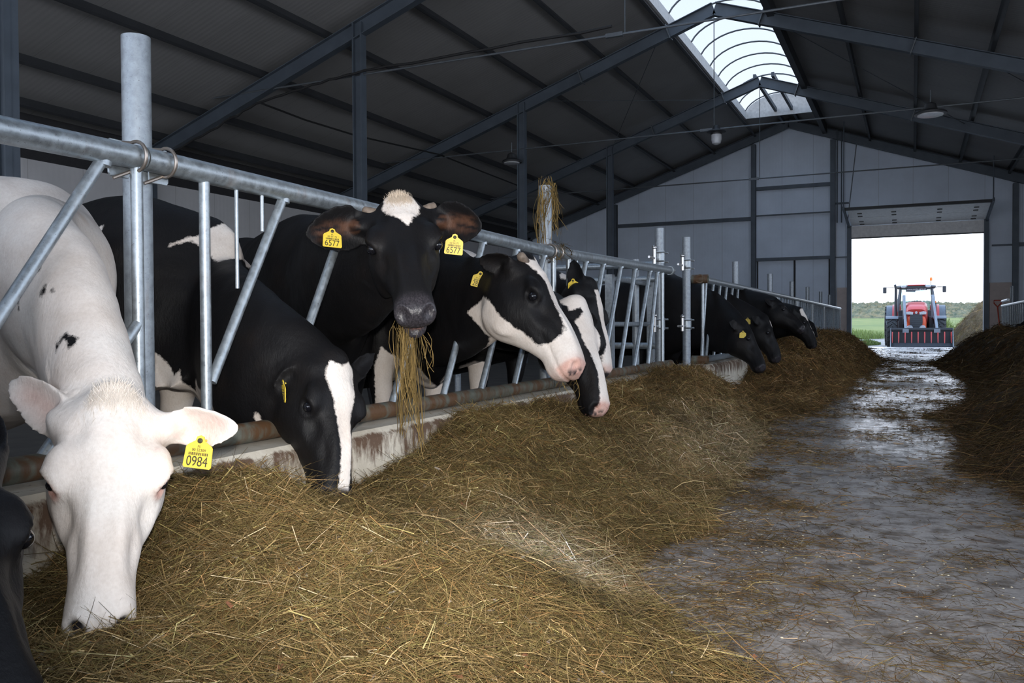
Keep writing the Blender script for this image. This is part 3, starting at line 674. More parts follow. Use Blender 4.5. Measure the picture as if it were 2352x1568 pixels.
# bonnet: lofted nose
def loftrings(rings, mat, nm, par, smooth=True):
    n = len(rings[0]); vs = [p for r in rings for p in r]; fs = []
    for i in range(len(rings)-1):
        for k in range(n): fs.append((i*n+k, i*n+(k+1) % n, (i+1)*n+(k+1) % n, (i+1)*n+k))
    fs += [tuple(range(n-1, -1, -1)), tuple((len(rings)-1)*n+k for k in range(n))]
    return mk(nm, vs, fs, mat, par, None, smooth)
def sect(y, w, z0, z1, e=0.42, n=28, xo=0.02):
    r = []
    for k in range(n):
        a = 2*math.pi*k/n; c, s_ = math.cos(a), math.sin(a)
        r.append(T(xo+w*math.copysign(abs(c)**e, c), y, (z0+z1)/2+(z1-z0)/2*math.copysign(abs(s_)**e, s_)))
    return r
loftrings([sect(0.06, 0.30, 1.10, 1.55), sect(0.02, 0.36, 0.98, 1.62), sect(0.15, 0.40, 0.92, 1.74), sect(0.6, 0.42, 0.9, 1.86), sect(1.6, 0.46, 0.9, 1.98), sect(2.1, 0.46, 0.95, 1.99)], M['red'], 'bonnet', tr)
loftrings([sect(0.0, 0.33, 0.62, 1.30), sect(0.04, 0.38, 0.58, 1.34), sect(0.3, 0.40, 0.58, 1.34), sect(0.5, 0.36, 0.6, 1.3)], M['orange'], 'nose_panel', tr)
MB().prism([(-0.235, 1.42), (0.235, 1.42), (0.25, 1.1), (0.20, 0.66), (-0.20, 0.66), (-0.25, 1.1)], T(0.02, -0.03, 0), (1, 0, 0), (0, 0, 1), (0, 1, 0), 0.05).build('grille', M['blk'], tr)
for k in range(7): MB().bb(T(-0.2, -0.066, 0.74+k*0.09), T(0.24, -0.05, 0.75+k*0.09)).build('grille_slat', M['fender'], tr)
for s in (-1, 1):
    MB().prism([(-0.13, -0.05), (0.12, -0.06), (0.14, 0.05), (-0.02, 0.08), (-0.14, 0.06)] if s < 0 else [(-0.12, -0.06), (0.13, -0.05), (0.14, 0.06), (0.02, 0.08), (-0.14, 0.05)], T(0.02+s*0.25, -0.03, 1.45), (1, 0, 0), (0, 0, 1), (0, 1, 0), 0.06).build('headlamp', M['chrome'], tr, bevel=0.01)
    MB().lathe([(0.02, -0.05), (0.10, -0.045), (0.125, 0.0), (0.10, 0.08)], T(0.02+s*0.245, -0.1, 0.82), 24, 'y').build('work_lamp', M['chrome'], tr, smooth=True)
MB().lathe([(0.005, -0.012), (0.05, -0.01), (0.055, 0.01)], T(0.02, -0.06, 1.48), 20, 'y').build('badge', M['chrome'], tr, smooth=True)
MB().bb(T(-0.22, -0.12, 0.66), T(0.26, -0.04, 0.69)).build('front_bar', M['greyp'], tr, bevel=0.01)
MB().bb(T(-0.34, 0.1, 0.35), T(0.38, 3.6, 0.95)).build('chassis', M['blk'], tr, bevel=0.03)
MB().bb(T(-0.75, 0.66, 0.56), T(0.77, 0.84, 0.74)).build('front_axle', M['blk'], tr, bevel=0.03)
MB().bb(T(-0.8, 3.2, 0.75), T(0.8, 3.5, 1.05)).build('rear_axle', M['blk'], tr, bevel=0.03)
for x0, x1 in ((-0.72, -0.45), (0.50, 0.75)): MB().bb(T(x0, 1.6, 0.55), T(x1, 2.9, 1.35)).build('side_tank', M['blk'], tr, bevel=0.05)
# cab
CY0, CY1 = 2.15, 3.75
MB().bb(T(-0.72, CY0, 1.0), T(0.76, CY1, 1.62)).build('cab_floor', M['blk'], tr, bevel=0.04)
for x, xt in ((-0.70, -0.62), (0.74, 0.66)):
    MB().path([T(x, CY0, 1.55), T(x*0.99, CY0-0.02, 2.1), T(xt, CY0+0.08, 2.62)], 0.05, 10).build('cab_pillar', M['fender'], tr, smooth=True)
    MB().path([T(x, CY1, 1.55), T(xt, CY1-0.05, 2.62)], 0.045, 10).build('cab_pillar', M['blk'], tr, smooth=True)
loftrings([sect(CY0-0.12, 0.66, 2.60, 2.69, 0.5), sect(CY0+0.1, 0.80, 2.58, 2.75, 0.5), sect(CY1-0.1, 0.80, 2.58, 2.77, 0.5), sect(CY1+0.05, 0.7, 2.6, 2.72, 0.5)], M['blk'], 'cab_roof', tr)
loftrings([sect(CY0-0.16, 0.34, 2.71, 2.74, 0.5), sect(CY0+0.2, 0.40, 2.69, 2.79, 0.5), sect(CY1-0.4, 0.40, 2.69, 2.79, 0.5)], M['red'], 'roof_panel', tr)
mk('windscreen', [T(-0.66, CY0, 1.66), T(0.70, CY0, 1.66), T(0.62, CY0+0.06, 2.58), T(-0.58, CY0+0.06, 2.58)], [(0, 1, 2, 3)], M['windscreen'], tr, recalc=False)
mk('rear_window', [T(-0.66, CY1, 1.66), T(0.70, CY1, 1.66), T(0.62, CY1, 2.58), T(-0.58, CY1, 2.58)], [(0, 1, 2, 3)], M['windscreen'], tr, recalc=False)
ss = MB().prism([(-0.40, 2.44), (-0.02, 2.42), (0.0, 2.49), (0.46, 2.50), (0.46, 2.60), (-0.40, 2.60)], T(0, CY0+0.0, 0), (1, 0, 0), (0, 0, 1), (0, 1, 0), 0.02).build('sun_strip', M['fender'], tr)
def text(body, name, mat, size, M4, parent, extr=0.0008, ax='CENTER'):
    c = bpy.data.curves.new(name, 'FONT'); c.body = body; c.size = size; c.align_x = ax; c.align_y = 'CENTER'; c.extrude = extr
    t = bpy.data.objects.new('tmp', c); COL.objects.link(t); dg = bpy.context.evaluated_depsgraph_get()
    me = bpy.data.meshes.new_from_object(t.evaluated_get(dg)); bpy.data.objects.remove(t)
    V = np.array([v.co[:] for v in me.vertices]); F = [tuple(p.vertices) for p in me.polygons]
    V = np.array([(M4 @ Vector(p))[:] for p in V]); bpy.data.meshes.remove(me)
    return mk(name, V, F, mat, parent, recalc=False)
text('www.wido.agro.pl', 'lettering', M['whitep'], 0.105, Matrix.Translation(T(0.03, CY0-0.02, 2.555)) @ Matrix.Rotation(math.pi/2, 4, 'X'), ss)
for s, x in ((-1, -0.48), (1, 0.50)):
    MB().sphere(T(x, CY0-0.16, 2.66), 0.11, 10, (1, 1, 1)).build('tmp', None) if False else None
    loftrings([sect(CY0-0.24, 0.09, 2.62, 2.70, 0.6, 20, x), sect(CY0-0.2, 0.115, 2.60, 2.73, 0.6, 20, x), sect(CY0-0.02, 0.115, 2.60, 2.73, 0.6, 20, x)], M['chrome'], 'roof_lamp', tr)
MB().tube(T(0.62, CY0+0.2, 2.65), T(0.62, CY0+0.2, 2.92), 0.012, 8).build('beacon_stem', M['blk'], tr)
MB().lathe([(0.055, 0.0), (0.06, 0.03), (0.055, 0.13), (0.03, 0.16)], T(0.62, CY0+0.2, 2.92), 16).build('beacon', M['amber'], tr, smooth=True)
for s, x in ((-1, -1.26), (1, 1.14)):
    MB().path([T(s*0.62, CY0, 2.60), T(s*0.9, CY0-0.15, 2.63), T(x, CY0-0.25, 2.63)], 0.016, 8).build('mirror_arm', M['blk'], tr, smooth=True)
    MB().bb(T(x-0.075, CY0-0.30, 2.38), T(x+0.075, CY0-0.20, 2.66)).build('mirror', M['blk'], tr, bevel=0.03)
    MB().lathe([(0.035, 0), (0.04, 0.03), (0.03, 0.09)], T(s*0.80, CY0+0.2, 1.93), 12).build('indicator', M['amber'], tr, smooth=True)
    MB().bb(T(s*0.80-0.04, CY0+0.15, 1.5), T(s*0.80+0.04, CY0+0.25, 1.93)).build('indicator_bracket', M['blk'], tr)
MB().path([T(-0.80, 1.8, 1.15), T(-0.80, 1.8, 2.62), T(-0.84, 1.74, 2.75)], [0.07, 0.06, 0.05], 14).build('exhaust_pipe', M['blk'], tr, smooth=True)
MB().bb(T(-0.20, 3.1, 1.55), T(0.28, 3.3, 2.05)).build('seat', M['blk'], tr, bevel=0.06)
MB().lathe([(0.19, -0.015), (0.21, 0.0), (0.19, 0.015), (0.17, 0.0)], T(0.04, 2.62, 1.88), 24, 'z', Matrix.Rotation(0.5, 3, 'X')).build('steering_wheel', M['blk'], tr, smooth=True)
# front loader
for s, x0, x1 in ((-1, -0.46, -0.38), (1, 0.66, 0.80)):
    MB().beam(T(x0, 0.95, 2.20), T(x1, -0.55, 0.72), 0.10, 0.17).build('loader_arm', M['greyp'], tr, bevel=0.012)
    MB().beam(T(x0, 1.25, 1.0), T(x0, 0.95, 2.24), 0.12, 0.16, (0, 1, 0)).build('loader_post', M['greyp'], tr, bevel=0.012)
    MB().tube(T(x0, 1.1, 1.25), T(x1, -0.05, 1.15), 0.035, 10).build('loader_ram', M['blk'], tr, smooth=True)
    MB().bb(T(x1-0.12, -0.75, 0.62), T(x1+0.12, -0.6, 0.8)).build('loader_bracket', M['greyp'], tr, bevel=0.02)
bx0, bx1 = -0.95, 1.38
prof = [(-0.62, 0.80), (-0.66, 0.70), (-0.64, 0.20), (-0.75, 0.06), (-1.30, 0.02), (-1.30, 0.0), (-0.72, 0.0), (-0.60, 0.16), (-0.60, 0.80)]
bk = MB().prism(prof, T((bx0+bx1)/2, 0, 0), (0, 1, 0), (0, 0, 1), (1, 0, 0), bx1-bx0).build('bucket', M['bucket'], tr)
for x in (bx0, bx1): MB().prism([(-0.60, 0.82), (-0.68, 0.78), (-1.0, 0.35), (-1.30, 0.03), (-1.30, 0.0), (-0.70, 0.0), (-0.58, 0.16)], T(x, 0, 0), (0, 1, 0), (0, 0, 1), (1, 0, 0), 0.03).build('bucket_side', M['greyp'], bk)
MB().bb(T(bx0, -0.74, 0.72), T(bx1, -0.6, 0.83)).build('bucket_top_beam', M['bucket'], bk, bevel=0.015)
for k in range(10):
    x = bx0+0.06+(bx1-bx0-0.12)*k/9
    MB().path([T(x, -0.72, 0.66), T(x, -0.80, 0.50), T(x, -0.86, 0.28), T(x, -0.95, 0.2)], [0.026, 0.026, 0.02, 0.008], 8).build('grab_tine', M['red'], bk, smooth=True)
MB().bb(T(bx0, -1.34, 0.0), T(bx1, -1.22, 0.025)).build('cutting_edge', M['greyp'], bk)
# ------------------------------------------------------------------ cows
from mathutils.bvhtree import BVHTree
from mathutils import noise as mnoise
RIGHT, UPV, FWD = Vector(RC[0]), Vector(RC[1]), Vector(RC[2])
def cam_dir(r, u, t): return (RIGHT*r+UPV*u-FWD*t).normalized()   # picture right, picture up, towards the camera

def coat():
    n = NB('cow_coat')
    w = n.attr('w'); pk = n.attr('pk'); nz = n.attr('nz'); tn = n.attr('tn')
    n1 = n.math('SUBTRACT', n.noise(55, 3, 0.6), 0.5); n2 = n.math('SUBTRACT', n.noise(260, 2, 0.6), 0.5)
    d = n.math('ADD', w, n.math('ADD', n.math('MULTIPLY', n1, 0.022), n.math('MULTIPLY', n2, 0.009)))
    t = n.ramp(n.math('ADD', n.math('MULTIPLY', d, 120.0), 0.5, True), [(0.0, 0.0), (1.0, 1.0)])
    big = n.noise(6, 5, 0.6); fine = n.noise(120, 3, 0.6)
    wc = n.ramp(big, [(0.3, (0.66, 0.57, 0.50)), (0.5, (0.77, 0.69, 0.625)), (0.7, (0.81, 0.755, 0.70))])
    bc = n.ramp(big, [(0.3, (0.0040, 0.0038, 0.0045)), (0.55, (0.0058, 0.0052, 0.0056)), (0.75, (0.0095, 0.0070, 0.0064))])
    wc = n.mix(n.ramp(fine, [(0.35, 0.16), (0.6, 0.0)]), wc, (0.42, 0.34, 0.28))
    wc = n.mix(n.math('MULTIPLY', tn, 0.7), wc, (0.46, 0.27, 0.12))
    c = n.mix(t, bc, wc)
    bt = n.math('SUBTRACT', tn, t, True); c = n.mix(n.math('MULTIPLY', bt, 0.8), c, (0.17, 0.075, 0.040))
    c = n.mix(pk, c, n.ramp(n.noise(30, 4), [(0.35, (0.52, 0.22, 0.165)), (0.65, (0.66, 0.37, 0.29))]))
    c = n.mix(nz, c, n.ramp(n.noise(160, 2), [(0.4, (0.022, 0.020, 0.023)), (0.65, (0.045, 0.040, 0.045))]))
    r = n.math('SUBTRACT', 0.58, n.math('MULTIPLY', nz, 0.30), True)
    n.set(Base_Color=c, Roughness=r); n.b.inputs['Specular IOR Level'].default_value = 0.22
    hair = n.noise(90, 4, 0.7, n.mapping((1, 1, 0.35))); n.bump(n.math('ADD', hair, n.math('MULTIPLY', n.noise(14, 4, 0.6), 1.6)), 0.32, 0.007); return n.m
M['coat'] = coat()

def rgbmat(name, rough=0.75):
    n = NB(name); n.set(Base_Color=n.attr('rgb', 'Color'), Roughness=rough); n.b.inputs['Specular IOR Level'].default_value = 0.25; return n.m
M['hay'] = rgbmat('dry_hay')
def fromarrays(name, V, F, C, mat, origin=(0, 0, 0)):
    me = bpy.data.meshes.new(name); og = np.array(origin, float)
    me.vertices.add(len(V)); me.vertices.foreach_set('co', (V-og).astype(np.float32).ravel())
    me.loops.add(F.size); me.loops.foreach_set('vertex_index', F.astype(np.int32).ravel())
    me.polygons.add(len(F)); me.polygons.foreach_set('loop_start', np.arange(0, F.size, 4, dtype=np.int32)); me.polygons.foreach_set('use_smooth', np.ones(len(F), bool))
    me.update(calc_edges=True)
    a = me.attributes.new('rgb', 'FLOAT_COLOR', 'POINT'); a.data.foreach_set('color', np.concatenate([C, np.ones((len(C), 1))], 1).astype(np.float32).ravel())
    me.materials.append(mat); o = bpy.data.objects.new(name, me); COL.objects.link(o); o.location = og; ORG[o.name] = og; return o
def loft(rings):
    n = len(rings[0]); vs = [p for r in rings for p in r]; fs = []
    for i in range(len(rings)-1):
        for k in range(n): fs.append((i*n+k, i*n+(k+1) % n, (i+1)*n+(k+1) % n, (i+1)*n+k))
    c0 = len(vs); vs.append(sum((Vector(p) for p in rings[0]), Vector())/n); vs.append(sum((Vector(p) for p in rings[-1]), Vector())/n)
    for k in range(n): fs.append((c0, (k+1) % n, k)); fs.append((c0+1, (len(rings)-1)*n+k, (len(rings)-1)*n+(k+1) % n))
    return vs, fs
def ring(c, side, up, w, hu, hd, e=0.85, nb=0.0, n=32):
    out = []
    for k in range(n):
        a = 2*math.pi*k/n; cc, ss = math.cos(a), math.sin(a)
        y = math.copysign(abs(cc)**e, cc); z = math.copysign(abs(ss)**e, ss)
        if z < 0: y *= 1-nb*(-z)**1.5
        else: y *= 1-0.5*nb*z**2
        out.append(c+side*(w*y)+up*((hu if z > 0 else hd)*z))
    return out
def polysd(P, poly):
    """signed distance of points (n,2) to a closed polygon, positive inside"""
    P = np.asarray(P); n = len(poly); d = np.full(len(P), 1e9); ins = np.zeros(len(P), bool)
    for i in range(n):
        a = np.array(poly[i], float); b = np.array(poly[(i+1) % n], float); e = b-a; w = P-a
        t = np.clip((w@e)/max(e@e, 1e-12), 0, 1); q = w-t[:, None]*e; d = np.minimum(d, (q**2).sum(1))
        c = ((a[1] <= P[:, 1]) != (b[1] <= P[:, 1]))
        if abs(e[1]) > 1e-12:
            xx = a[0]+(P[:, 1]-a[1])/e[1]*e[0]; ins ^= c & (P[:, 0] < xx)
    d = np.sqrt(d); return np.where(ins, d, -d)
class Ctx: pass
def hpoly(poly, plane='xy', cond=None):
    def f(c):
        A = c.hl[:, [0, 1]] if plane == 'xy' else c.hl[:, [0, 2]]
        s = polysd(A, poly); s = np.where((c.hl[:, 0] > -0.16) & (c.hl[:, 0] < 0.7) & (np.abs(c.hl[:, 1]) < 0.24) & (np.abs(c.hl[:, 2]) < 0.42), s, -1)
        if cond is not None: s = np.minimum(s, cond(c.hl, c.hn))
        return s
    return f
def coatpatch(px, d, tol=0.25, face=0.0):
    """a coat patch outlined in metres on the plane through depth d, reaching tol into the body"""
    P3 = [at(x, y, d) for x, y in px]
    o = sum(P3)/len(P3); R = np.array(RIGHT); U = np.array(UPV); F = np.array(FWD)
    poly = [((p-o)@R, (p-o)@U) for p in P3]
    def f(c):
        q = c.V-o; A = np.stack([q@R, q@U], 1); A = A*(d/(d+q@F))[:, None]; s = polysd(A, poly)
        return np.where((np.abs(q@F) < tol) & (c.N@(-F) > face-1), s, -1)
    return f
def ball(p, r, sq=(1, 1, 1)):
    p = np.array(p); sq = np.array(sq)
    return lambda c: r-np.sqrt((((c.V-p)/sq)**2).sum(1))
def lerp(a, b, t): return a+(b-a)*t
def sstep(x, a, b): t = np.clip((x-a)/(b-a), 0, 1); return t*t*(3-2*t)

HEAD = [  # x, half width, top, bottom, exponent, narrowing below
    (-0.035, 0.055, -0.040, -0.120, 0.9, 0.1), (-0.015, 0.082, -0.010, -0.160, 0.85, 0.1), (0.02, 0.100, 0.006, -0.205, 0.74, 0.15), (0.07, 0.119, 0.014, -0.250, 0.66, 0.28), (0.13, 0.127, 0.013, -0.285, 0.64, 0.42),
    (0.19, 0.127, 0.004, -0.285, 0.66, 0.48), (0.235, 0.119, -0.001, -0.265, 0.68, 0.48), (0.29, 0.100, 0.000, -0.222, 0.70, 0.44), (0.35, 0.081, 0.002, -0.182, 0.70, 0.38),
    (0.41, 0.067, 0.002, -0.152, 0.70, 0.30), (0.455, 0.067, -0.002, -0.142, 0.68, 0.24), (0.495, 0.072, -0.010, -0.138, 0.66, 0.22), (0.525, 0.069, -0.022, -0.130, 0.66, 0.25), (0.545, 0.055, -0.040, -0.114, 0.72, 0.3), (0.552, 0.035, -0.056, -0.098, 0.85, 0.3)]

def cow(label, P, Q, nrm, withers, heading, vox=0.010, ears=None, tags=(), white=(), black=(), basewhite=False, neck=None, entry=(0.6, 0.6), scale=1.0,
        nose='dark', horns=(), eyes=True, hip=1.0, group='dairy cows at the feed fence', fat=1.0, neckw=1.0, pinkeye=False, mouth_open=False, floor=-0.12, chest=(0.30, -0.36), tan=(), lids=True, eye_r=0.0185, sclera=False, hb=1.0, neckd=1.0, earbrown=0.0, tuft=None):
    P, Q = Vector(P), Vector(Q); X = (Q-P).normalized(); Z = Vector(nrm); Z = (Z-X*Z.dot(X)).normalized(); Y = Z.cross(X); hs = (Q-P).length/0.552*1.0
    def hp(x, y, z): return P+(X*x+Y*y+Z*z)*hs
    pieces = []
    # torso
    wv = Vector((withers[0], withers[1], floor)); zt = withers[2]-floor; k = zt/1.42
    fw = Vector((math.cos(heading), math.sin(heading), 0)); lf = Vector((-fw.y, fw.x, 0)); up = Vector((0, 0, 1))
    def tp(x, y, z): return wv+fw*(x*k)+lf*(y*k)+up*(z*k)
    T_ = [(-1.62, 1.14, .06, .10, .16), (-1.55, 1.14, .15, .19, .30), (-1.42, 1.13, .23, .26, .40), (-1.22, 1.08, .275, .33, .46), (-.95, .99, .30, .38, .48), (-.60, .97, .345, .38, .50), (-.30, .98, .335, .395, .46), (-.05, 1.02, .275, .395, .44), (.12, 1.05, .245, .345, .44)]
    rings = [ring(tp(x, 0, z), lf, up, w*k*fat, hu*k, hd*k, 0.9, 0.12) for x, z, w, hu, hd in T_]
    c0 = tp(*[chest[0], 0, 1.42+chest[1]]); occ = hp(0.055, 0, -0.115)
    te = (X*entry[0]+Z*entry[1]).normalized()
    if neck is None:
        L = (occ-c0).length; b1 = c0+(fw*0.8+up*0.1)*L*0.33; b2 = occ-te*L*0.33
        NS = 9; pts = []; 
        for i in range(NS+1):
            t = i/NS; pts.append(c0*(1-t)**3+b1*3*t*(1-t)**2+b2*3*t*t*(1-t)+occ*t**3)
    else:
        pts = [c0]+[Vector(q) for q in neck]+[occ]
        # Catmull-Rom through the given points
        out = []; ex = [pts[0]-fw*0.15]+pts+[pts[-1]+te*0.12]
        for i in range(1, len(ex)-2):
            for j in range(4):
                t = j/4; p0, p1, p2_, p3 = ex[i-1], ex[i], ex[i+1], ex[i+2]
                out.append(0.5*((2*p1)+(p2_-p0)*t+(2*p0-5*p1+4*p2_-p3)*t*t+(3*p1-p0-3*p2_+p3)*t**3))
        pts = out+[occ]
    ue = (-X*0.8+Z*0.45)
    nN = len(pts)-1
    for i, p in enumerate(pts):
        t = i/nN; tg = (pts[min(i+1, nN)]-pts[max(i-1, 0)]).normalized()
        u = up.lerp(ue, sstep(t, 0.1, 1.0)); u = (u-tg*u.dot(tg)).normalized(); sd = u.cross(tg)
        g = k*neckw
        w = np.interp(t, [0, .25, .6, 1], [.205, .16, .125, .092])*g; hu = np.interp(t, [0, .25, .6, 1], [.27, .25, .20, .10])*g*(1+(neckd-1)*.6); hd = np.interp(t, [0, .25, .6, 1], [.40, .34, .25, .15])*g*neckd
        rings.append(ring(p, sd, u, w, hu, hd, 0.9, 0.22))
    pieces.append(loft(rings))
    # head
    hr = [ring(hp(x, 0, (zt_+zb*hb)/2), Y, Z, w*hs*(0.5+0.5*hb), (zt_-zb*hb)/2*hs, (zt_-zb*hb)/2*hs, e, nb) for x, w, zt_, zb, e, nb in HEAD]
    pieces.append(loft(hr))
    # brow ridges, poll tuft, chin and jaw muscle
    def blob(c, r, sx, sy, sz):
        m = MB(); m.sphere((0, 0, 0), 1.0, 10); return [hp(c[0]+v[0]*sx*r, c[1]+v[1]*sy*r, c[2]+v[2]*sz*r) for v in m.v], m.f
    for s in (-1, 1):
        pieces.append(blob((0.180, s*0.100, -0.036), 0.034, 1.7, 0.85, 0.85)); pieces.append(blob((0.205, s*0.074, -0.180), 0.07, 1.3, 0.5, 1.3))
        pieces.append(blob((0.515, s*0.050, -0.066), 0.026, 1.0, 0.9, 1.2))
    pieces.append(blob((0.0, 0, -0.03), 0.062, 0.75, 1.1, 0.85))
    jd = 0.018 if mouth_open else 0.0; jx = 0.022 if mouth_open else 0.0
    pieces.append(blob((0.475+jx, 0, -0.130*hb-jd), 0.043, 1.35, 1.05, 0.55))
    # ears
    EF = []
    for s, key in ((1, 'l'), (-1, 'r')):
        base = hp(0.062, s*0.098, -0.066); spec = (ears or {}).get(key)
        if spec is None: a = (Y*s-X*0.15-Z*0.25).normalized()*0.205*hs; o = (Z*0.9+X*0.5)
        else: a = (Vector(spec[0])-base); o = Vector(spec[1])
        Le = a.length; a = a.normalized(); o = (o-a*o.dot(a)).normalized(); b = a.cross(o); We = (spec[2] if spec and len(spec) > 2 else 0.062)*hs
        NU, NV = 14, 11; vi = []; vo = []
        for i in range(NU+1):
            u = i/NU; wdt = We*(math.sin(math.pi*min(1, (0.16+u*0.80)))**0.75)*(1.0 if u < 0.97 else 0.6); dep = 0.026*hs*math.sin(math.pi*(0.2+u*0.7))
            for j in range(NV+1):
                v = -1+2*j/NV; c = base+a*(Le*u)+b*(wdt*v)-o*(dep*(1-v*v)*1.2)
                vi.append(c); vo.append(c-o*(0.019*(1-0.35*u)*(1-0.15*v*v)*max(1, vox/0.010)))
        n = NV+1; vs = vi+vo; fs = []; off = len(vi)
        for i in range(NU):
            for j in range(NV):
                q = i*n+j; fs += [(q, q+1, q+n+1, q+n), (off+q, off+q+n, off+q+n+1, off+q+1)]
        for i in range(NU):
            for j in (0, NV): q = i*n+j; fs.append((q, q+n, off+q+n, off+q) if j == 0 else (q+n, q, off+q, off+q+n))
        for j in range(NV):
            for i in (0, NU): q = i*n+j; fs.append((q+1, q, off+q, off+q+1) if i == 0 else (q, q+1, off+q+1, off+q))
        pieces.append((vs, fs)); EF.append((base, a, b, o, Le, We, s))
        m = MB(); m.path([base-a*0.03, base+a*Le*0.12, base+a*Le*0.3-o*0.02], [0.040*hs, 0.034*hs, 0.018*hs], 12); pieces.append((m.v, m.f))
    # legs
    for s in (-1, 1):
        for pts_, rr in (([(.02, s*.17, .95), (.05, s*.19, .72), (.03, s*.17, .44), (.03, s*.17, .40), (.0, s*.17, .12), (.03, s*.17, .06), (.05, s*.17, 0)], [.13, .095, .058, .055, .038, .05, .06]),
                         ([(-1.22, s*.17, .95), (-1.15, s*.2, .72), (-1.36, s*.18, .52), (-1.40, s*.18, .47), (-1.33, s*.18, .13), (-1.31, s*.18, .06), (-1.29, s*.18, 0)], [.19, .14, .065, .058, .04, .05, .06])):
            m = MB(); m.path([tp(*q) for q in pts_], [r*k for r in rr], 14); pieces.append((m.v, m.f))
    m = MB(); m.sphere(tp(-1.05, 0, 0.58), 0.22*k, 10, (1, 0.85, 0.75)); pieces.append((m.v, m.f))
    # join
    vs = []; fs = []
    for v, f in pieces:
        n = len(vs); vs += [tuple(p) for p in v]; fs += [tuple(i+n for i in q) for q in f]
    me = bpy.data.meshes.new('tmp'); me.from_pydata(vs, [], fs)
    b_ = bmesh.new(); b_.from_mesh(me); bmesh.ops.recalc_face_normals(b_, faces=b_.faces); b_.to_mesh(me); b_.free()
    t = bpy.data.objects.new('tmp', me); COL.objects.link(t)
    md = t.modifiers.new('r', 'REMESH'); md.mode = 'VOXEL'; md.voxel_size = vox; md.adaptivity = 0
    dg = bpy.context.evaluated_depsgraph_get(); me2 = bpy.data.meshes.new_from_object(t.evaluated_get(dg)); bpy.data.objects.remove(t); bpy.data.meshes.remove(me)
    nv = len(me2.vertices); V = np.empty(nv*3); me2.vertices.foreach_get('co', V); V = V.reshape(-1, 3)
    E_ = np.empty(len(me2.edges)*2, int); me2.edges.foreach_get('vertices', E_); E_ = E_.reshape(-1, 2)
    deg = np.bincount(E_.ravel(), minlength=nv).astype(float)[:, None]
    Mh = np.array([X, Y, Z])
    def local(V): return (V-np.array(P))@Mh.T/hs
    hl = local(V)
    inhead = (hl[:, 0] > 0.10) & (hl[:, 0] < 0.62) & (np.abs(hl[:, 1]) < 0.16) & (hl[:, 2] > -0.3) & (hl[:, 2] < 0.08)
    inear = np.zeros(nv, bool); earuv = []
    for base, a, b, o, Le, We, s in EF:
        q = V-np.array(base); u = q@np.array(a)/Le; v = q@np.array(b)/We; d_ = q@np.array(o)
        sel = (u > 0.22) & (u < 1.1) & (np.abs(v) < 1.25) & (np.abs(d_) < 0.07); inear |= sel; earuv.append((u, v, d_, sel))
    def smooth(V, its, mask, lam=0.5):
        mk_ = mask[:, None]*lam
        for _ in range(its):
            A = np.zeros_like(V); np.add.at(A, E_[:, 0], V[E_[:, 1]]); np.add.at(A, E_[:, 1], V[E_[:, 0]]); V = V+(A/deg-V)*mk_
        return V
    r0 = 0.010/vox
    V = smooth(V, int(26*r0*r0)+4, np.where(inhead | inear, 0.0, 1.0)); V = smooth(V, int(8*r0)+2, np.where(inear, 0.6, 1.0)); V = smooth(V, 5, np.where(inear, 1.0, 0.7))
    me2.vertices.foreach_set('co', V.ravel()); me2.update()
    N = np.empty(nv*3); me2.vertices.foreach_get('normal', N); N = N.reshape(-1, 3)
    # sculpt the face
    hl = local(V); hn = N@Mh.T; D = np.zeros_like(V)
    def g(c, s): return np.exp(-(((hl-np.array(c))/np.array(s))**2).sum(1))
    hd = (hl[:, 0] > -0.1) & (hl[:, 0] < 0.65)
    EYE = (0.212, 0.116, -0.050)
    for s in (-1, 1):
        D += (N*1.9*(0.007*g((0.170, s*0.100, -0.025), (.05, .035, .020)) - 0.010*g((0.285, s*0.08, -0.055), (.05, .03, .03)) - 0.007*g((0.12, s*0.105, -0.10), (.05, .03, .035))
                 + 0.006*g((0.20, s*0.09, -0.17), (.06, .03, .05)) - 0.005*g((0.36, s*0.07, -0.10), (.05, .03, .018)) - 0.005*g((0.37, s*0.058, -0.030), (.06, .018, .018)) + 0.004*g((0.33, s*0.030, 0.0), (.09, .014, .02)) - 0.006*g((0.10, s*0.070, 0.0), (.035, .025, .03)) + 0.005*g((0.27, s*0.075, -0.095), (.08, .03, .014)))[:, None])
        de = np.sqrt((((hl-np.array((EYE[0], s*EYE[1], EYE[2])))/np.array((1.15, 1, 0.9)))**2).sum(1))
        D += N*(0.0075*np.exp(-((de-0.030)/0.008)**2) - 0.013*np.exp(-(de/0.019)**2))[:, None]*lids
        nd = ((hl-np.array((0.538, s*0.043, -0.048)))/np.array((0.03, 0.0165, 0.0185))); ng = np.exp(-(nd**2).sum(1))
        D += (-np.array(X)*0.020-np.array(Y)*s*0.004)*ng[:, None]
        D += N*(0.004*np.exp(-((np.sqrt((nd**2).sum(1))-1.5)/0.4)**2))[:, None]
    mouthz = -0.106+0.05*(0.53-hl[:, 0])
    mo = np.exp(-((hl[:, 2]-mouthz)/0.006)**2)*sstep(hl[:, 0], 0.39, 0.43)*(np.abs(hl[:, 1]) < 0.12)*hd
    D -= N*(mo*0.008)[:, None]
    if mouth_open:
        mo2 = np.exp(-((hl[:, 2]+0.122)/0.010)**2)*sstep(hl[:, 0], 0.46, 0.50); D -= N*(mo2*0.020)[:, None]
    # loose skin and muscle relief
    q = V-np.array(occ); dist = np.sqrt((q**2).sum(1))
    nn = np.array([mnoise.noise(Vector(p)*5.5)+0.5*mnoise.noise(Vector(p)*13.0) for p in V.tolist()])
    D += N*(0.008*nn*np.where(inhead, 0.26, 1.0)*np.where(inear, 0, 1))[:, None]
    sh = np.array(tp(0.10, 0, 0.92)); 
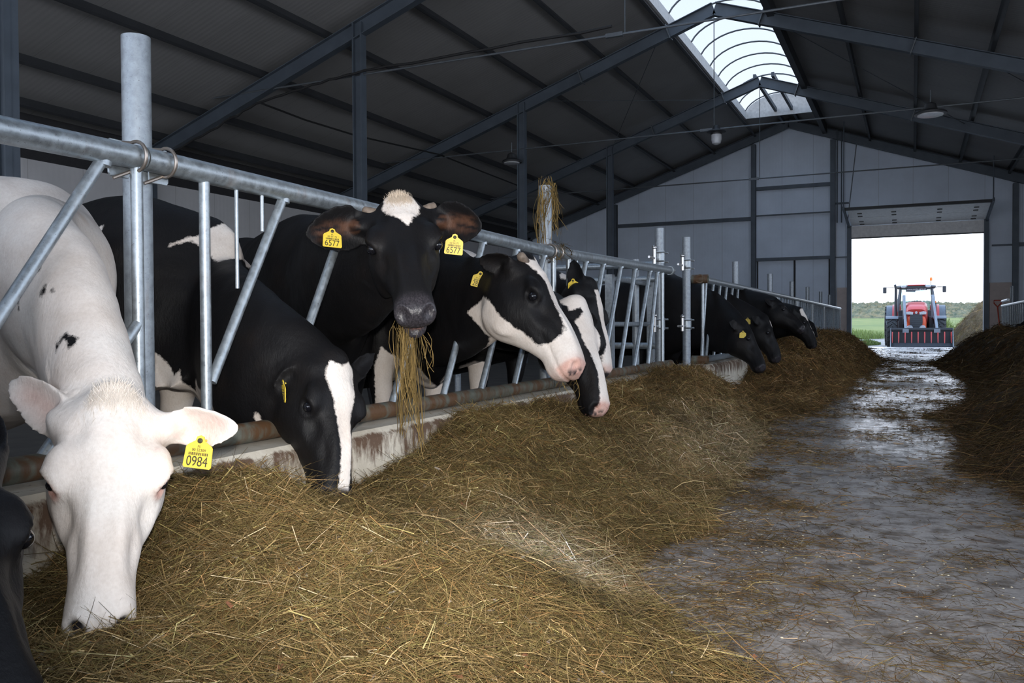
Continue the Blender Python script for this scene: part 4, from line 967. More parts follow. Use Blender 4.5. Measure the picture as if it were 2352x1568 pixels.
    for s in (-1, 1):
        pt = np.array(tp(0.14, s*0.23, 0.86)); D += N*(0.022*np.exp(-(((V-pt)/0.13)**2).sum(1)))[:, None]
        for xx in (-1.24,): pt = np.array(tp(xx, s*0.24, 1.30)); D += N*(0.030*np.exp(-(((V-pt)/0.09)**2).sum(1)))[:, None]
        for kk in range(7):
            a0 = np.array(tp(-0.2-kk*0.1, s*0.33, 0.95)); dx = (V-a0)@np.array(fw); dl = (V-a0)@np.array(lf)*s
            D += N*(0.005*np.exp(-(dx/0.022)**2)*np.exp(-(((V[:, 2]-a0[2])/0.28)**2))*(np.abs(dl) < 0.14))[:, None]
    V = V+D; V = smooth(V, 1, np.ones(nv)*0.6)
    me2.vertices.foreach_set('co', V.ravel()); me2.update(); me2.vertices.foreach_get('normal', N.ravel() if False else (tmpN := np.empty(nv*3))); N = tmpN.reshape(-1, 3)
    # coat markings
    c = Ctx(); c.V = V; c.N = N; c.hl = local(V); c.hn = N@Mh.T; c.tp = tp
    wv_ = np.full(nv, 0.2 if basewhite else -0.2)
    for f in white: wv_ = np.maximum(wv_, f(c))
    for f in black: wv_ = np.minimum(wv_, -f(c))
    pk = np.zeros(nv); nz = np.zeros(nv); tn = np.zeros(nv); h = c.hl; hd = (h[:, 0] > -0.1) & (h[:, 0] < 0.65) & (np.abs(h[:, 1]) < 0.14) & (h[:, 2] > -0.3)
    pad = sstep(h[:, 0], 0.492, 0.515)*sstep(h[:, 2], -0.125, -0.11)*hd
    for s in (-1, 1):
        nd = np.sqrt((((h-np.array((0.535, s*0.043, -0.048)))/np.array((0.03, 0.013, 0.015)))**2).sum(1)); hole = np.exp(-nd**2)*hd
        if nose != 'pink': nz = np.maximum(nz, 1-sstep(nd, 0.8, 1.5))
        else: pk = np.maximum(pk, hole)
    if nose == 'dark': nz = np.maximum(nz, pad)
    elif nose == 'pink':
        pk = np.maximum(pk, pad*0.75); blot = vnoise(h[:, 1]*30+5, h[:, 2]*30+9, 4, 2, 1.0); nz = np.maximum(nz, pad*sstep(blot, 0.55, 0.62)*sstep(h[:, 0], 0.53, 0.548))
        pk = np.maximum(pk, 0.35*sstep(h[:, 0], 0.46, 0.53)*hd)
    elif nose == 'mixed':
        pk = np.maximum(pk, 0.5*sstep(h[:, 0], 0.48, 0.52)*hd); nz = np.maximum(nz, sstep(h[:, 0], 0.525, 0.54)*hd*sstep(h[:, 2], -0.12, -0.10))
    if nose in ('pink', 'mixed'): pk = pk*sstep(wv_, -0.008, 0.004)
    if mouth_open: pk = np.maximum(pk, 0.8*np.exp(-((h[:, 2]+0.118)/0.008)**2)*sstep(h[:, 0], 0.47, 0.50)*hd); nz = np.maximum(nz, (1-pk)*sstep(h[:, 0], 0.46, 0.50)*hd)
    for (base, a, b, o, Le, We, s), (u, v, d_, sel) in zip(EF, earuv):
        q = V-np.array(base); u = q@np.array(a)/Le; v = q@np.array(b)/We
        ii = sel & (N@np.array(o) > 0.1); kk = ii*np.clip(1.15-np.abs(v)*1.3, 0, 1)*sstep(u, 0.1, 0.3)*(1-sstep(u, 0.7, 0.95))
        if basewhite: pk = np.maximum(pk, kk*0.42)
        elif earbrown: tn = np.maximum(tn, earbrown*kk*sstep(vnoise(u*5+3, v*9+3, 8, 3, 1.0), 0.30, 0.75)*(1-sstep(np.abs(v), 0.15, 0.6)))
    if pinkeye:
        for s in (-1, 1):
            de = np.sqrt((((h-np.array((EYE[0], s*EYE[1], EYE[2])))/np.array((1.5, 1, 1.1)))**2).sum(1)); pk = np.maximum(pk, 0.85*(1-sstep(de, 0.018, 0.036)))
    for f in tan: tn = np.maximum(tn, np.clip(f(c)/0.03, 0, 1))
    for nm, arr in (('w', wv_), ('pk', pk), ('nz', nz), ('tn', tn)):
        at_ = me2.attributes.new(nm, 'FLOAT', 'POINT'); at_.data.foreach_set('value', arr.astype(np.float32))
    og = np.array((wv.x, wv.y, floor)); me2.vertices.foreach_set('co', (V-og).ravel())
    me2.polygons.foreach_set('use_smooth', [True]*len(me2.polygons)); me2.materials.clear(); me2.materials.append(M['coat']); me2.name = 'cow'
    me2.update()
    o_ = bpy.data.objects.new('cow', me2); COL.objects.link(o_); o_.location = og; ORG[o_.name] = og; tag(o_, label, 'cow', group)
    if eyes:
        for s in (-1, 1):
            ec = hp(EYE[0], s*(EYE[1]-0.0035), EYE[2]); m = MB(); m.sphere(ec, eye_r*hs, 12); eo = m.build('eye', M['eye'], o_, smooth='all')
            if sclera: m = MB(); m.sphere(ec-Y*s*0.0030*hs+Z*0.0042*hs+X*0.002*hs, 0.0172*hs, 12); m.build('eye_white', M['eyewhite'], eo, smooth='all')
    tree = BVHTree.FromPolygons([tuple(p) for p in V], [tuple(p.vertices) for p in me2.polygons])
    if tuft:
        r_ = np.random.default_rng(9); px_, py_, pz_, ln_, sp_ = tuft[:5]; Vs = []; Fs = []; Cs = []; k0 = 0
        for i in range(1500):
            q_ = tree.find_nearest(hp(px_+r_.normal()*0.022, py_+r_.normal()*sp_, pz_+0.02))
            if q_[0] is None or abs((q_[0]-P).dot(Y)) > 0.085*hs: continue
            b0, n0 = q_[0], q_[1]; dr = (n0*0.45+X*(0.7+0.3*r_.random())*(1 if r_.random() < 0.8 else -0.7)+Y*r_.normal()*0.3).normalized(); L_ = ln_*(0.5+r_.random()); sd = dr.cross(n0).normalized()
            col = np.array(tuft[5] if len(tuft) > 5 else [0.60, 0.49, 0.38])*(0.75+0.35*r_.random())
            for t_ in (0, 0.5, 1.0):
                c_ = b0-n0*0.001+dr*(L_*t_)-n0*(0.35*L_*t_*t_); w_ = 0.0006*(1-0.6*t_); Vs += [c_-sd*w_, c_+sd*w_]; Cs += [col, col]
            Fs += [(k0, k0+1, k0+3, k0+2), (k0+2, k0+3, k0+5, k0+4)]; k0 += 6
        h_ = fromarrays('poll_hair', np.array([tuple(p) for p in Vs]), np.array(Fs), np.array(Cs), M['hay'], og); h_.parent = o_; h_.location = (0, 0, 0)
    for hx, hy, hz, hl_, hr_ in horns:
        s = 1 if hy > 0 else -1; b0 = hp(hx, hy, hz); dr = (Y*s*0.9-X*0.35+Z*0.15).normalized()
        MB().path([b0-dr*0.02, b0+dr*hl_*0.5, b0+dr*hl_*0.9, b0+dr*hl_], [hr_*1.1, hr_, hr_*0.8, hr_*0.35], 14).build('horn_bud', M['horn'], o_, smooth='all')
    if tags:
        for (px, py, dd, num, upd, size, nrm_) in tags:
            dr = Vector(at(px, py, 1.0)-CP).normalized(); hit = tree.ray_cast(Vector(CP), dr)
            loc = hit[0] if hit[0] is not None and abs((hit[0]-Vector(at(px, py, dd))).length) < 0.35 else Vector(at(px, py, dd))
            ear_tag(o_, loc, Vector(upd), Vector(nrm_), num, size)
    return o_
def ear_tag(par, loc, up, nrm, num, size=1.0):
    z = nrm.normalized(); y = (up-z*up.dot(z)).normalized(); x = y.cross(z); s = size; loc0 = loc; loc = loc+z*(0.028 if z.dot(-FWD) > 0.6 else 0.008)
    P = [(-.0300, -.062), (.0300, -.062), (.0335, -.058), (.0315, -.016), (.0285, -.011), (.0110, .000), (.0085, .009), (0.0, .0125), (-.0085, .009), (-.0110, .000), (-.0285, -.011), (-.0315, -.016), (-.0335, -.058)]
    t = MB().prism([(a*s, b*s) for a, b in P], loc, x, y, z, 0.0022).build('ear_tag', M['yellow'], par)
    MB().tube(loc0-z*0.012, loc, 0.0032*s, 8).build('tag_stud', M['yellow'], t)
    MB().lathe([(0.006*s, -0.006), (0.006*s, 0.003), (0.003*s, 0.005)], loc, 14, 'z', Matrix((x, y, z)).transposed()).build('tag_pin', M['ink'], t)
    def m4(u, v): 
        q = loc+x*u*s+y*v*s+z*0.0014; m = Matrix((x, y, z)).transposed().to_4x4(); m.translation = q; return m
    if num:
        text(num, 'tag_number', M['ink'], 0.0285*s, m4(-.001, -.0475) @ Matrix.Diagonal((0.90, 1.12, 1, 1)), t, 0.0003)
        text('PL', 'tag_number', M['ink'], 0.008*s, m4(0, -.0135), t, 0.0002)
        text({'0984': '00 52309', '6577': '00 54172'}.get(num, '00 52318'), 'tag_number', M['ink'], 0.0088*s, m4(0, -.0215), t, 0.0002)
        m = MB(); r = random.Random(int(num)); u = -0.022
        while u < 0.022:
            w = r.choice((0.0007, 0.0012, 0.0018)); q = m4(u, -.030).translation; m.beam(q-y*0.0032*s, q+y*0.0032*s, w*s, 0.0004, z); u += w+r.choice((0.0009, 0.0014))
        m.build('tag_barcode', M['ink'], t)
HD = math.radians
CU = lambda r, u, t: cam_dir(r, u, t)
# A: black cow at the lower left edge
cow('black cow at the lower left edge, head down in the hay, mostly outside the picture', at(-190, 1000, 1.42), at(60, 1690, 1.22), CU(0.72, 0.25, 0.62), (-2.75, 0.75, 1.30), HD(-6), vox=0.010,
    ears={'l': (at(-90, 900, 1.75), CU(0.2, 0.2, 1)), 'r': (at(-300, 1000, 1.5), CU(0, 0, 1))})
# B: the white cow
cow('white cow with a few black spots, head down in the foreground hay, tag 0984', at(262, 898, 1.86), at(228, 1452, 1.60), CU(0.42, 0.34, 0.85), (-2.72, 1.87, 1.31), HD(-14), fat=1.12, vox=0.0075, basewhite=True, eye_r=0.0125, tuft=(0.0, 0.0, 0.0, 0.022, 0.045, [0.74, 0.66, 0.58]),
    ears={'l': (at(545, 985, 1.84), CU(-0.1, -0.15, 1.0), 0.054), 'r': (at(8, 872, 1.98), CU(0.5, -0.2, 0.8), 0.060)}, entry=(0.75, 0.45),
    neck=[(-2.30, 1.65, 0.96), (-1.98, 1.525, 0.80)], nose='pale', pinkeye=True, neckw=0.88,
    black=[coatpatch([(128, 660), (138, 656), (142, 672), (134, 684), (126, 680)], 2.2, 0.6), coatpatch([(158, 668), (164, 664), (168, 672), (162, 677)], 2.2, 0.6),
           coatpatch([(160, 785), (170, 786), (178, 770), (195, 764), (206, 770), (228, 774), (228, 794), (210, 799), (198, 785), (186, 778), (178, 790), (170, 808), (162, 800)], 2.1, 0.6),
           coatpatch([(214, 610), (222, 612), (232, 635), (230, 650), (220, 640)], 2.5, 0.6), coatpatch([(82, 690), (88, 688), (86, 716), (82, 715)], 2.3, 0.6)],
    tags=[(474, 1012, 1.84, '0984', CU(0.10, 1.0, 0), 0.97, CU(-0.1, 0.12, 1))], tan=[ball(at(235, 470, 2.6), 0.08)])
# C: black cow with a white blaze, head down
cow('black cow with a broad white blaze, head down against the kerb, side-on yellow tag', at(782, 815, 2.86), at(792, 1150, 2.66), CU(0.74, 0.16, 0.62), (-3.02, 2.62, 1.37), HD(1), vox=0.0085, neckd=1.2, hb=1.22,
    ears={'l': (at(868, 806, 3.16), CU(0.6, 0.1, 0.7), 0.045), 'r': (at(628, 905, 2.80), CU(-0.1, -0.5, 0.8), 0.055)}, entry=(0.8, 0.45),
    neck=[at(490, 720, 3.70), at(580, 800, 3.02)],
    white=[hpoly([(0.035, -0.050), (0.045, 0.0), (0.02, 0.035), (0.03, 0.062), (0.10, 0.068), (0.17, 0.058), (0.25, 0.040), (0.36, 0.036), (0.44, 0.036), (0.56, 0.030), (0.56, -0.018), (0.44, -0.014), (0.36, -0.012), (0.28, -0.022), (0.20, -0.034), (0.13, -0.058), (0.07, -0.062)], 'xy', lambda h, n: n[:, 2]+0.15),
           coatpatch([(483, 528), (500, 520), (512, 507), (526, 500), (540, 505), (556, 522), (560, 545), (566, 560), (562, 576), (568, 598), (548, 600), (530, 610), (512, 604), (506, 596), (492, 592), (484, 575)], 3.6, 0.7),
           coatpatch([(398, 570), (402, 560), (424, 550), (432, 544), (452, 540), (484, 540), (484, 560), (456, 562), (440, 554), (420, 560)], 3.5, 0.7),
           coatpatch([(236, 578), (243, 565), (262, 545), (285, 528), (285, 542), (262, 555), (245, 572)], 3.6, 0.9),
           coatpatch([(360, 925), (372, 910), (384, 870), (404, 852), (414, 880), (436, 902), (444, 885), (452, 870), (462, 890), (478, 892), (506, 912), (528, 895), (548, 915), (550, 965), (540, 1010), (420, 1010), (372, 980)], 3.3, 0.8),
           ball((-2.9, 2.42, 0.40), 0.34), ball((-2.86, 2.80, 0.40), 0.30), coatpatch([(608, 950), (614, 938), (622, 940), (626, 962), (618, 978), (612, 965)], 3.0, 0.5)],
    tags=[(655, 880, 2.80, '1100', CU(0.06, 1, 0), 0.98, CU(-0.72, 0.0, 0.45))])
# D: the black cow looking at the camera
cow('black cow looking into the camera with hay in its mouth, white forehead star, tags 6577', at(915, 452, 3.14), at(957, 708, 2.78), CU(0.14, 0.35, 0.9), (-2.80, 3.52, 1.38), HD(-34), vox=0.0085, earbrown=0.6, neckd=1.1, tuft=(-0.005, 0.0, 0.0, 0.022, 0.026),
    ears={'r': (at(702, 540, 2.98), CU(0.2, -0.2, 0.95), 0.086), 'l': (at(1106, 520, 3.05), CU(-0.3, -0.2, 0.95), 0.086)}, entry=(0.35, 0.75), mouth_open=True,
    neck=[(-2.32, 3.10, 1.05), (-2.02, 2.90, 1.04)],
    white=[hpoly([(-0.08, -0.02), (-0.06, 0.03), (0.0, 0.05), (0.05, 0.070), (0.085, 0.062), (0.115, 0.046), (0.150, 0.026), (0.165, 0.016), (0.13, -0.012), (0.10, -0.042), (0.055, -0.064), (0.0, -0.05)], 'xy', lambda h, n: h[:, 2]+0.10)],
    tan=[hpoly([(-0.1, -0.05), (-0.1, 0.05), (0.02, 0.06), (0.05, 0.03), (0.04, -0.03), (0.02, -0.05)], 'xy', lambda h, n: h[:, 2]+0.10)],
    horns=[(0.030, -0.088, -0.045, 0.048, 0.018), (0.030, 0.088, -0.045, 0.052, 0.017)],
    tags=[(760, 540, 3.1, '6577', CU(0.07, 1, 0), 1.02, CU(0.38, 0.38, 0.9)), (1046, 546, 3.0, '6577', CU(0.10, 1, 0), 1.02, CU(0.0, -0.05, 1))])
# E: profile
cow('black cow in profile with white blaze, muzzle and lower jaw, head raised, tag 2876', at(1222, 592, 3.86), at(1358, 842, 3.60), CU(0.88, 0.42, 0.30), (-2.80, 4.42, 1.36), HD(-30), vox=0.0085, hb=1.1, fat=0.9, neckd=1.35,
    ears={'r': (at(1096, 597, 3.72), CU(0.2, -0.6, 0.75), 0.058), 'l': (at(1160, 588, 4.06), CU(0.6, 0.1, 0.5), 0.055)}, entry=(0.62, 0.62), nose='pink',
    neck=[(-2.34, 3.92, 1.00), (-2.02, 3.70, 0.92)],
    white=[hpoly([(0.03, -0.02), (-0.005, 0.0), (-0.02, 0.10), (0.2, 0.075), (0.40, 0.06), (0.44, 0.09), (0.60, 0.10), (0.60, -0.10), (0.415, -0.09), (0.385, -0.046), (0.30, -0.038), (0.21, -0.030), (0.15, -0.035), (0.09, -0.056), (0.055, -0.085), (0.03, -0.075)], 'xy', lambda h, n: np.where(h[:, 0] < 0.40, n[:, 2]-0.0+h[:, 2]*0.0, 1.0)),
           hpoly([(0.60, 0.05), (0.60, -0.2), (0.35, -0.24), (0.20, -0.32), (0.03, -0.36), (0.06, -0.245), (0.12, -0.215), (0.20, -0.205), (0.27, -0.178), (0.33, -0.150), (0.38, -0.135), (0.40, -0.09), (0.43, -0.04), (0.43, 0.05)], 'xz'),
           coatpatch([(1085, 830), (1092, 818), (1110, 805), (1122, 790), (1128, 762), (1140, 782), (1160, 800), (1200, 820), (1240, 835), (1240, 860), (1180, 860), (1130, 812), (1090, 836)], 3.8, 0.28),
           coatpatch([(990, 895), (1000, 880), (1010, 888), (1028, 876), (1040, 895), (1030, 960), (985, 960)], 4.2, 0.7), coatpatch([(840, 845), (858, 800), (872, 815), (900, 830), (925, 840), (965, 845), (985, 890), (990, 960), (840, 980)], 4.6, 1.0)],
    horns=[(0.03, -0.082, -0.02, 0.035, 0.021)],
    tags=[(1101, 628, 3.72, '2876', CU(0.22, 1, 0), 1.0, CU(0.15, -0.1, 0.7))])
# F: white-faced cow grazing behind the profile cow
cow('black cow with a wide white face, nose down in the hay beside the second post', at(1332, 690, 4.35), at(1402, 942, 4.12), CU(0.72, 0.30, 0.62), (-2.86, 5.12, 1.34), HD(-27), vox=0.010, fat=0.88,
    ears={'r': (at(1262, 742, 4.4), CU(0, -0.3, 0.8), 0.05)}, entry=(0.7, 0.5), nose='pink', neck=[(-2.36, 4.72, 0.96), (-2.02, 4.56, 0.86)],
    white=[hpoly([(-0.06, -0.09), (-0.06, 0.10), (0.1, 0.09), (0.2, 0.085), (0.30, 0.075), (0.40, 0.06), (0.60, 0.08), (0.60, -0.04), (0.46, -0.028), (0.38, -0.02), (0.28, -0.03), (0.20, -0.055), (0.12, -0.075), (0.10, -0.05), (0.07, -0.02), (0.05, -0.03), (0.06, -0.08)], 'xy', lambda h, n: n[:, 2]+0.25),
           ball((-2.75, 4.95, 1.32), 0.16), coatpatch([(1050, 850), (1085, 836), (1130, 850), (1225, 850), (1225, 960), (1030, 960)], 5.2, 1.0)])
# G: next one
cow('black cow with a narrow white blaze behind the white-faced cow, tag on its upright ear', at(1362, 648, 5.02), at(1410, 858, 4.82), CU(0.80, 0.25, 0.52), (-2.95, 5.95, 1.36), HD(-22), vox=0.010,
    ears={'r': (at(1312, 592, 5.05), CU(-0.5, 0, 0.8), 0.06)}, entry=(0.7, 0.5), nose='mixed', neck=[(-2.40, 5.42, 0.98), (-2.02, 5.22, 0.90)],
    white=[hpoly([(0.06, -0.03), (0.05, 0.02), (0.12, 0.05), (0.22, 0.045), (0.34, 0.04), (0.6, 0.07), (0.6, -0.08), (0.45, -0.05), (0.38, -0.012), (0.25, -0.012), (0.15, -0.025)], 'xy', lambda h, n: n[:, 2]+0.15),
           coatpatch([(1326, 590), (1345, 600), (1366, 620), (1360, 650), (1340, 648), (1330, 622)], 6.2, 0.9), coatpatch([(1278, 640), (1300, 618), (1318, 625), (1310, 655), (1280, 650)], 6.0, 0.9)],
    tags=[(1320, 645, 5.0, '2871', CU(-0.05, 1, 0), 1.0, CU(-0.35, 0, 0.8))])
# the far group
far = [('black cow nearest beyond the passage, nose in the hay, yellow tag below its ear', (1716, 742, 8.85), (1772, 858, 8.55), (-2.85, 9.8), -20, (1706, 768, '1'), ()),
       ('black cow second beyond the passage with a small white forehead spot', (1762, 726, 9.9), (1806, 842, 9.7), (-2.95, 10.75), -15, (1717, 738, '2'), [('b', (0.10, 0.02, 0), 0.05)]),
       ('black cow holding its head up in profile above the grazing black cows', (1782, 684, 10.6), (1848, 744, 10.35), (-2.9, 11.6), -12, None, ()),
       ('black cow with a large white forehead patch behind the raised head', (1842, 708, 11.3), (1888, 804, 11.1), (-2.95, 12.7), -10, None, [('b', (0.10, -0.02, 0.0), 0.095), ('b', (0.28, 0.0, 0.0), 0.03), ('b', (0.36, 0.0, 0.0), 0.022)]),
       ('farthest black cow at the left fence, peeking out from the row', (1868, 742, 13.4), (1890, 806, 13.3), (-2.9, 14.2), -10, None, ())]
for lab, p, q, wxy, hdg, tg, wh in far:
    P = at(*p); Q = at(*q); Lr = np.linalg.norm(Q-P)
    Q = P+(Q-P)/Lr*0.56; up_head = 'up in profile' in lab
    X_ = Vector(Q-P).normalized(); Zn = Vector(CU(0.9, 0.35, 0.40)); Zn = (Zn-X_*Zn.dot(X_)).normalized(); Yn = Zn.cross(X_)
    wl = [ball(Vector(P)+X_*b[1][0]+Yn*b[1][1]+Zn*b[1][2], b[2]) for b in wh]
    cow(lab, P, Q, CU(0.9, 0.35, 0.40), (wxy[0], wxy[1], 1.36), HD(hdg), vox=0.016, entry=(0.6, 0.55), white=wl, nose='mixed' if 'patch' in lab else 'dark', lids=False, hb=1.1, neckd=1.5, neckw=1.12,
        neck=[(-2.42, wxy[1]-0.35, 0.98), (-2.03, wxy[1]-0.5, 0.90 if not up_head else 1.0)],
        tags=[(tg[0], tg[1]-6, p[2], '', CU(0.05, 1, 0), 1.0, CU(-0.2, 0, 1))] if tg else ())
# a cow of the right-hand row at the picture's edge
cow('black cow behind the right-hand fence at the edge of the picture', (1.95, 20.6, 0.75), (1.75, 20.4, 0.30), (-0.8, 0, 0.45), (3.1, 20.9, 1.38), HD(185), vox=0.02)
# ------------------------------------------------------------------ hay
PAL = np.array([[.016, .012, .007], [.045, .034, .017], [.088, .069, .032], [.155, .118, .056], [.25, .19, .095], [.41, .33, .19], [.56, .50, .38]])
def pal(t):
    t = np.clip(t, 0, 0.9999)*(len(PAL)-1); i = t.astype(int); f = (t-i)[:, None]; return PAL[i]*(1-f)+PAL[i+1]*f
def strands(p, dirs, L, w, curve, roll, rgb, seg=3, seed=0, droop=None):
    """ribbons: start p, unit dirs, length, width, sideways curvature"""
    n = len(p); r = np.random.default_rng(seed); up = np.tile([0., 0, 1], (n, 1)); side = np.cross(dirs, up); ln = np.linalg.norm(side, axis=1, keepdims=True); side = np.where(ln > 1e-3, side/np.maximum(ln, 1e-6), [1., 0, 0]); nor = np.cross(side, dirs)
    cs, sn = np.cos(roll)[:, None], np.sin(roll)[:, None]; wd = side*cs+nor*sn
    V = np.zeros((n, seg+1, 2, 3)); s = np.linspace(0, 1, seg+1)
    cu = r.normal(size=(n, 1))*0.7
    for k, t in enumerate(s):
        c = p+dirs*(L*t)[:, None]+side*(curve*L*t*t)[:, None]+nor*(curve*cu[:, 0]*L*(t*t-t))[:, None]
        if droop is not None: c = c-np.array([0, 0, 1.])*(droop*L*t*t)[:, None]
        ww = w*(1-0.55*t); V[:, k, 0] = c-wd*(ww/2)[:, None]; V[:, k, 1] = c+wd*(ww/2)[:, None]
    b = (np.arange(n)*(seg+1)*2)[:, None]; F = []
    for k in range(seg): F.append(np.concatenate([b+2*k, b+2*k+1, b+2*k+3, b+2*k+2], 1))
    F = np.stack(F, 1).reshape(-1, 4); C = np.repeat(rgb, (seg+1)*2, axis=0); return V.reshape(-1, 3), F, C
def merge(parts):
    V = []; F = []; C = []; n = 0
    for v, f, c in parts: V.append(v); F.append(f+n); C.append(c); n += len(v)
    return np.concatenate(V), np.concatenate(F), np.concatenate(C)
EDGE = np.array([(-1.0, -0.25), (0.8, -0.28), (1.9, -0.34), (2.15, -0.58), (2.5, -0.80), (2.9, -0.84), (3.2, -0.72), (4.2, -0.79), (5.4, -0.86), (6.6, -1.02), (7.4, -1.05), (8.2, -0.78), (10, -0.68), (12.2, -0.72), (16, -0.62), (19.5, -0.62), (23, -0.9), (27.5, -1.35), (28.5, -1.75)])
CREST = np.array([(-1.0, .20), (0.9, .17), (1.25, .18), (1.5, .28), (1.72, .34), (1.94, .275), (2.28, .235), (2.6, .26), (3.0, .27), (3.47, .31), (4.4, .30), (5.5, .32), (6.2, .37), (6.8, .41), (7.4, .26), (8.0, .06), (9.6, .04), (10.3, .14), (11.0, .38), (12, .46), (14, .50), (17, .52), (20, .56), (24, .46), (27.5, .24), (28.5, .05)])
XK = -1.80
def pileh(X, Y):
    xe = np.interp(Y, EDGE[:, 0], EDGE[:, 1])+0.16*(vnoise(X*0+3, Y, 21, 3, 1.6)-0.5); hc = np.interp(Y, CREST[:, 0], CREST[:, 1])
    t = (X-XK)/(xe-XK); tt = np.clip(t, 0, 1)
    prof = (1-tt**1.5)*(1-0.25*tt)+0.20*np.sin(np.pi*np.clip(tt*1.1, 0, 1))
    far = np.clip((Y-10)/3, 0, 1)
    h = hc*np.where(tt < 1, prof, 0)*(0.64+0.72*vnoise(X, Y, 22, 4, 2.2))+far*0.12*np.sin(np.pi*tt)*(vnoise(X, Y, 24, 3, 1.2)-0.2)
    h += 0.07*(vnoise(X, Y, 23, 4, 6)-0.5)*np.clip(h/0.1, 0, 1)
    back = np.clip((X+1.99)/0.16, 0, 1); return np.where(t >= 1.0, -0.02, np.maximum(h, 0)*np.where(X < XK, back, 1))
def mound(hf, xs, ys_, tint):
    X, Y = np.meshgrid(xs, ys_); Z = hf(X, Y)-0.006; V = np.stack([X.ravel(), Y.ravel(), Z.ravel()], 1); nx, ny = len(xs), len(ys_)
    i = np.arange((ny-1)*nx).reshape(ny-1, nx)[:, :-1].ravel(); F = np.stack([i, i+1, i+nx+1, i+nx], 1)
    keep = Z.ravel()[F].max(1) > -0.01; F = F[keep]
    q = vnoise(X, Y, 31, 5, 14).ravel(); C = pal(0.10+0.42*q)*tint(X.ravel(), Y.ravel()); return V, F, C
def lay(hf, X, Y, seed, lmin, lmax, tint, wscale=1.0, tilt=0.28, lift=0.012):
    r = np.random.default_rng(seed); n = len(X); d = np.sqrt(X*X+Y*Y)
    L = lmin+(lmax-lmin)*r.random(n)**2.2; a = r.random(n)*2*np.pi; e = 0.02
    zx = (hf(X+e, Y)-hf(X-e, Y))/(2*e); zy = (hf(X, Y+e)-hf(X, Y-e))/(2*e); zx = np.clip(zx, -1.2, 1.2); zy = np.clip(zy, -1.2, 1.2)
    dx, dy = np.cos(a), np.sin(a); dz = dx*zx+dy*zy+r.normal(size=n)*tilt*0.6
    D = np.stack([dx, dy, dz], 1); D /= np.linalg.norm(D, axis=1, keepdims=True)
    Z = hf(X, Y)+r.random(n)**2*lift+0.002
    p = np.stack([X, Y, Z], 1)-D*(L*0.5)[:, None]
    p[:, 2] = np.maximum(p[:, 2], 0.003); lowend = p[:, 2]+D[:, 2]*L < 0.003; D[lowend, 2] = np.abs(D[lowend, 2])*0.2
    w = (0.0009+0.0019*r.random(n)**2.5)*(1+0.28*np.maximum(d-2.0, 0))*wscale
    clump = vnoise(X, Y, 33, 4, 3.0)
    t = np.clip(0.14+0.30*r.random(n)+0.42*(clump-0.5)+0.50*(r.random(n)**6)+0.10, 0, 1)
    hue = r.random((n, 1)); hue = np.where(hue < 0.25, np.array([[0.92, 1.04, 0.85]]), np.where(hue > 0.85, np.array([[1.12, 0.92, 0.80]]), np.array([[1.0, 1.0, 1.0]])))
    rgb = pal(t)*hue*(0.80+0.4*r.random((n, 1)))*tint(X, Y)
    return strands(p, D, L, w, r.normal(size=n)*0.34, r.random(n)*np.pi, rgb, 3, seed)
def tintL(X, Y):
    """the hay far along is browner, with one greyish dry clump in the foreground"""
    f = np.clip((Y-3.0)/6, 0, 1)[:, None]; t = (1-f)*np.array([[1.12, 0.985, 0.80]])+f*np.array([[1.05, 0.80, 0.62]])
    g = 1.0*np.exp(-(((X+0.98)/0.22)**2+((Y-2.33)/0.25)**2))[:, None]*(0.55+0.9*vnoise(X, Y, 38, 3, 6))[:, None]; g = np.minimum(g, 1); k = np.exp(-(((X+0.95)/0.35)**2+((Y-5.2)/1.2)**2))[:, None]*0.5
    g = np.maximum(g, k); return t*(1-g)+g*np.array([[2.2, 2.3, 3.1]])
r = np.random.default_rng(41)
parts = [mound(pileh, np.linspace(-1.99, 0.05, 105), np.linspace(-0.6, 8.2, 420), tintL), mound(pileh, np.linspace(-1.99, 0.05, 60), np.linspace(8.2, 28.5, 300), tintL)]
def samp(n, y0, y1, spill=0.06, seed=0):
    r = np.random.default_rng(seed); Y = y0*(y1/y0)**r.random(n); xe = np.interp(Y, EDGE[:, 0], EDGE[:, 1]); u = r.random(n); X = XK-0.02+(xe+spill*r.random(n)-XK+0.02)*u; return X, Y
for k, (n, y0, y1, l0, l1, lift) in enumerate([(150000, 0.75, 3.6, 0.02, 0.19, 0.024), (95000, 2.8, 8.5, 0.03, 0.20, 0.045), (46000, 8, 28, 0.05, 0.26, 0.09)]):
    X, Y = samp(n, y0, y1, 0.10, 50+k); ok = pileh(X, Y) > -0.01; parts.append(lay(pileh, X[ok], Y[ok], 60+k, l0, l1, tintL, (1.0, 0.85, 0.8)[k], (0.5, 0.85, 0.9)[k], lift))
# upright wisps along the kerb and the ragged top
X, Y = samp(5000, 1.0, 9, 0, 77); X = XK-0.02+(X-XK)*0.35; rr = np.random.default_rng(78)
a = rr.random(len(X))*2*np.pi; D = np.stack([np.cos(a)*0.8, np.sin(a)*0.8, 0.25+0.7*rr.random(len(X))], 1); D /= np.linalg.norm(D, axis=1, keepdims=True)
parts.append(strands(np.stack([X, Y, pileh(X, Y)], 1), D, 0.03+0.11*rr.random(len(X))**2, 0.0018*(1+0.2*np.maximum(Y-2, 0)), rr.normal(size=len(X))*0.5, rr.random(len(X))*3, pal(0.2+0.35*rr.random(len(X)))*tintL(X, Y), 3, 79))
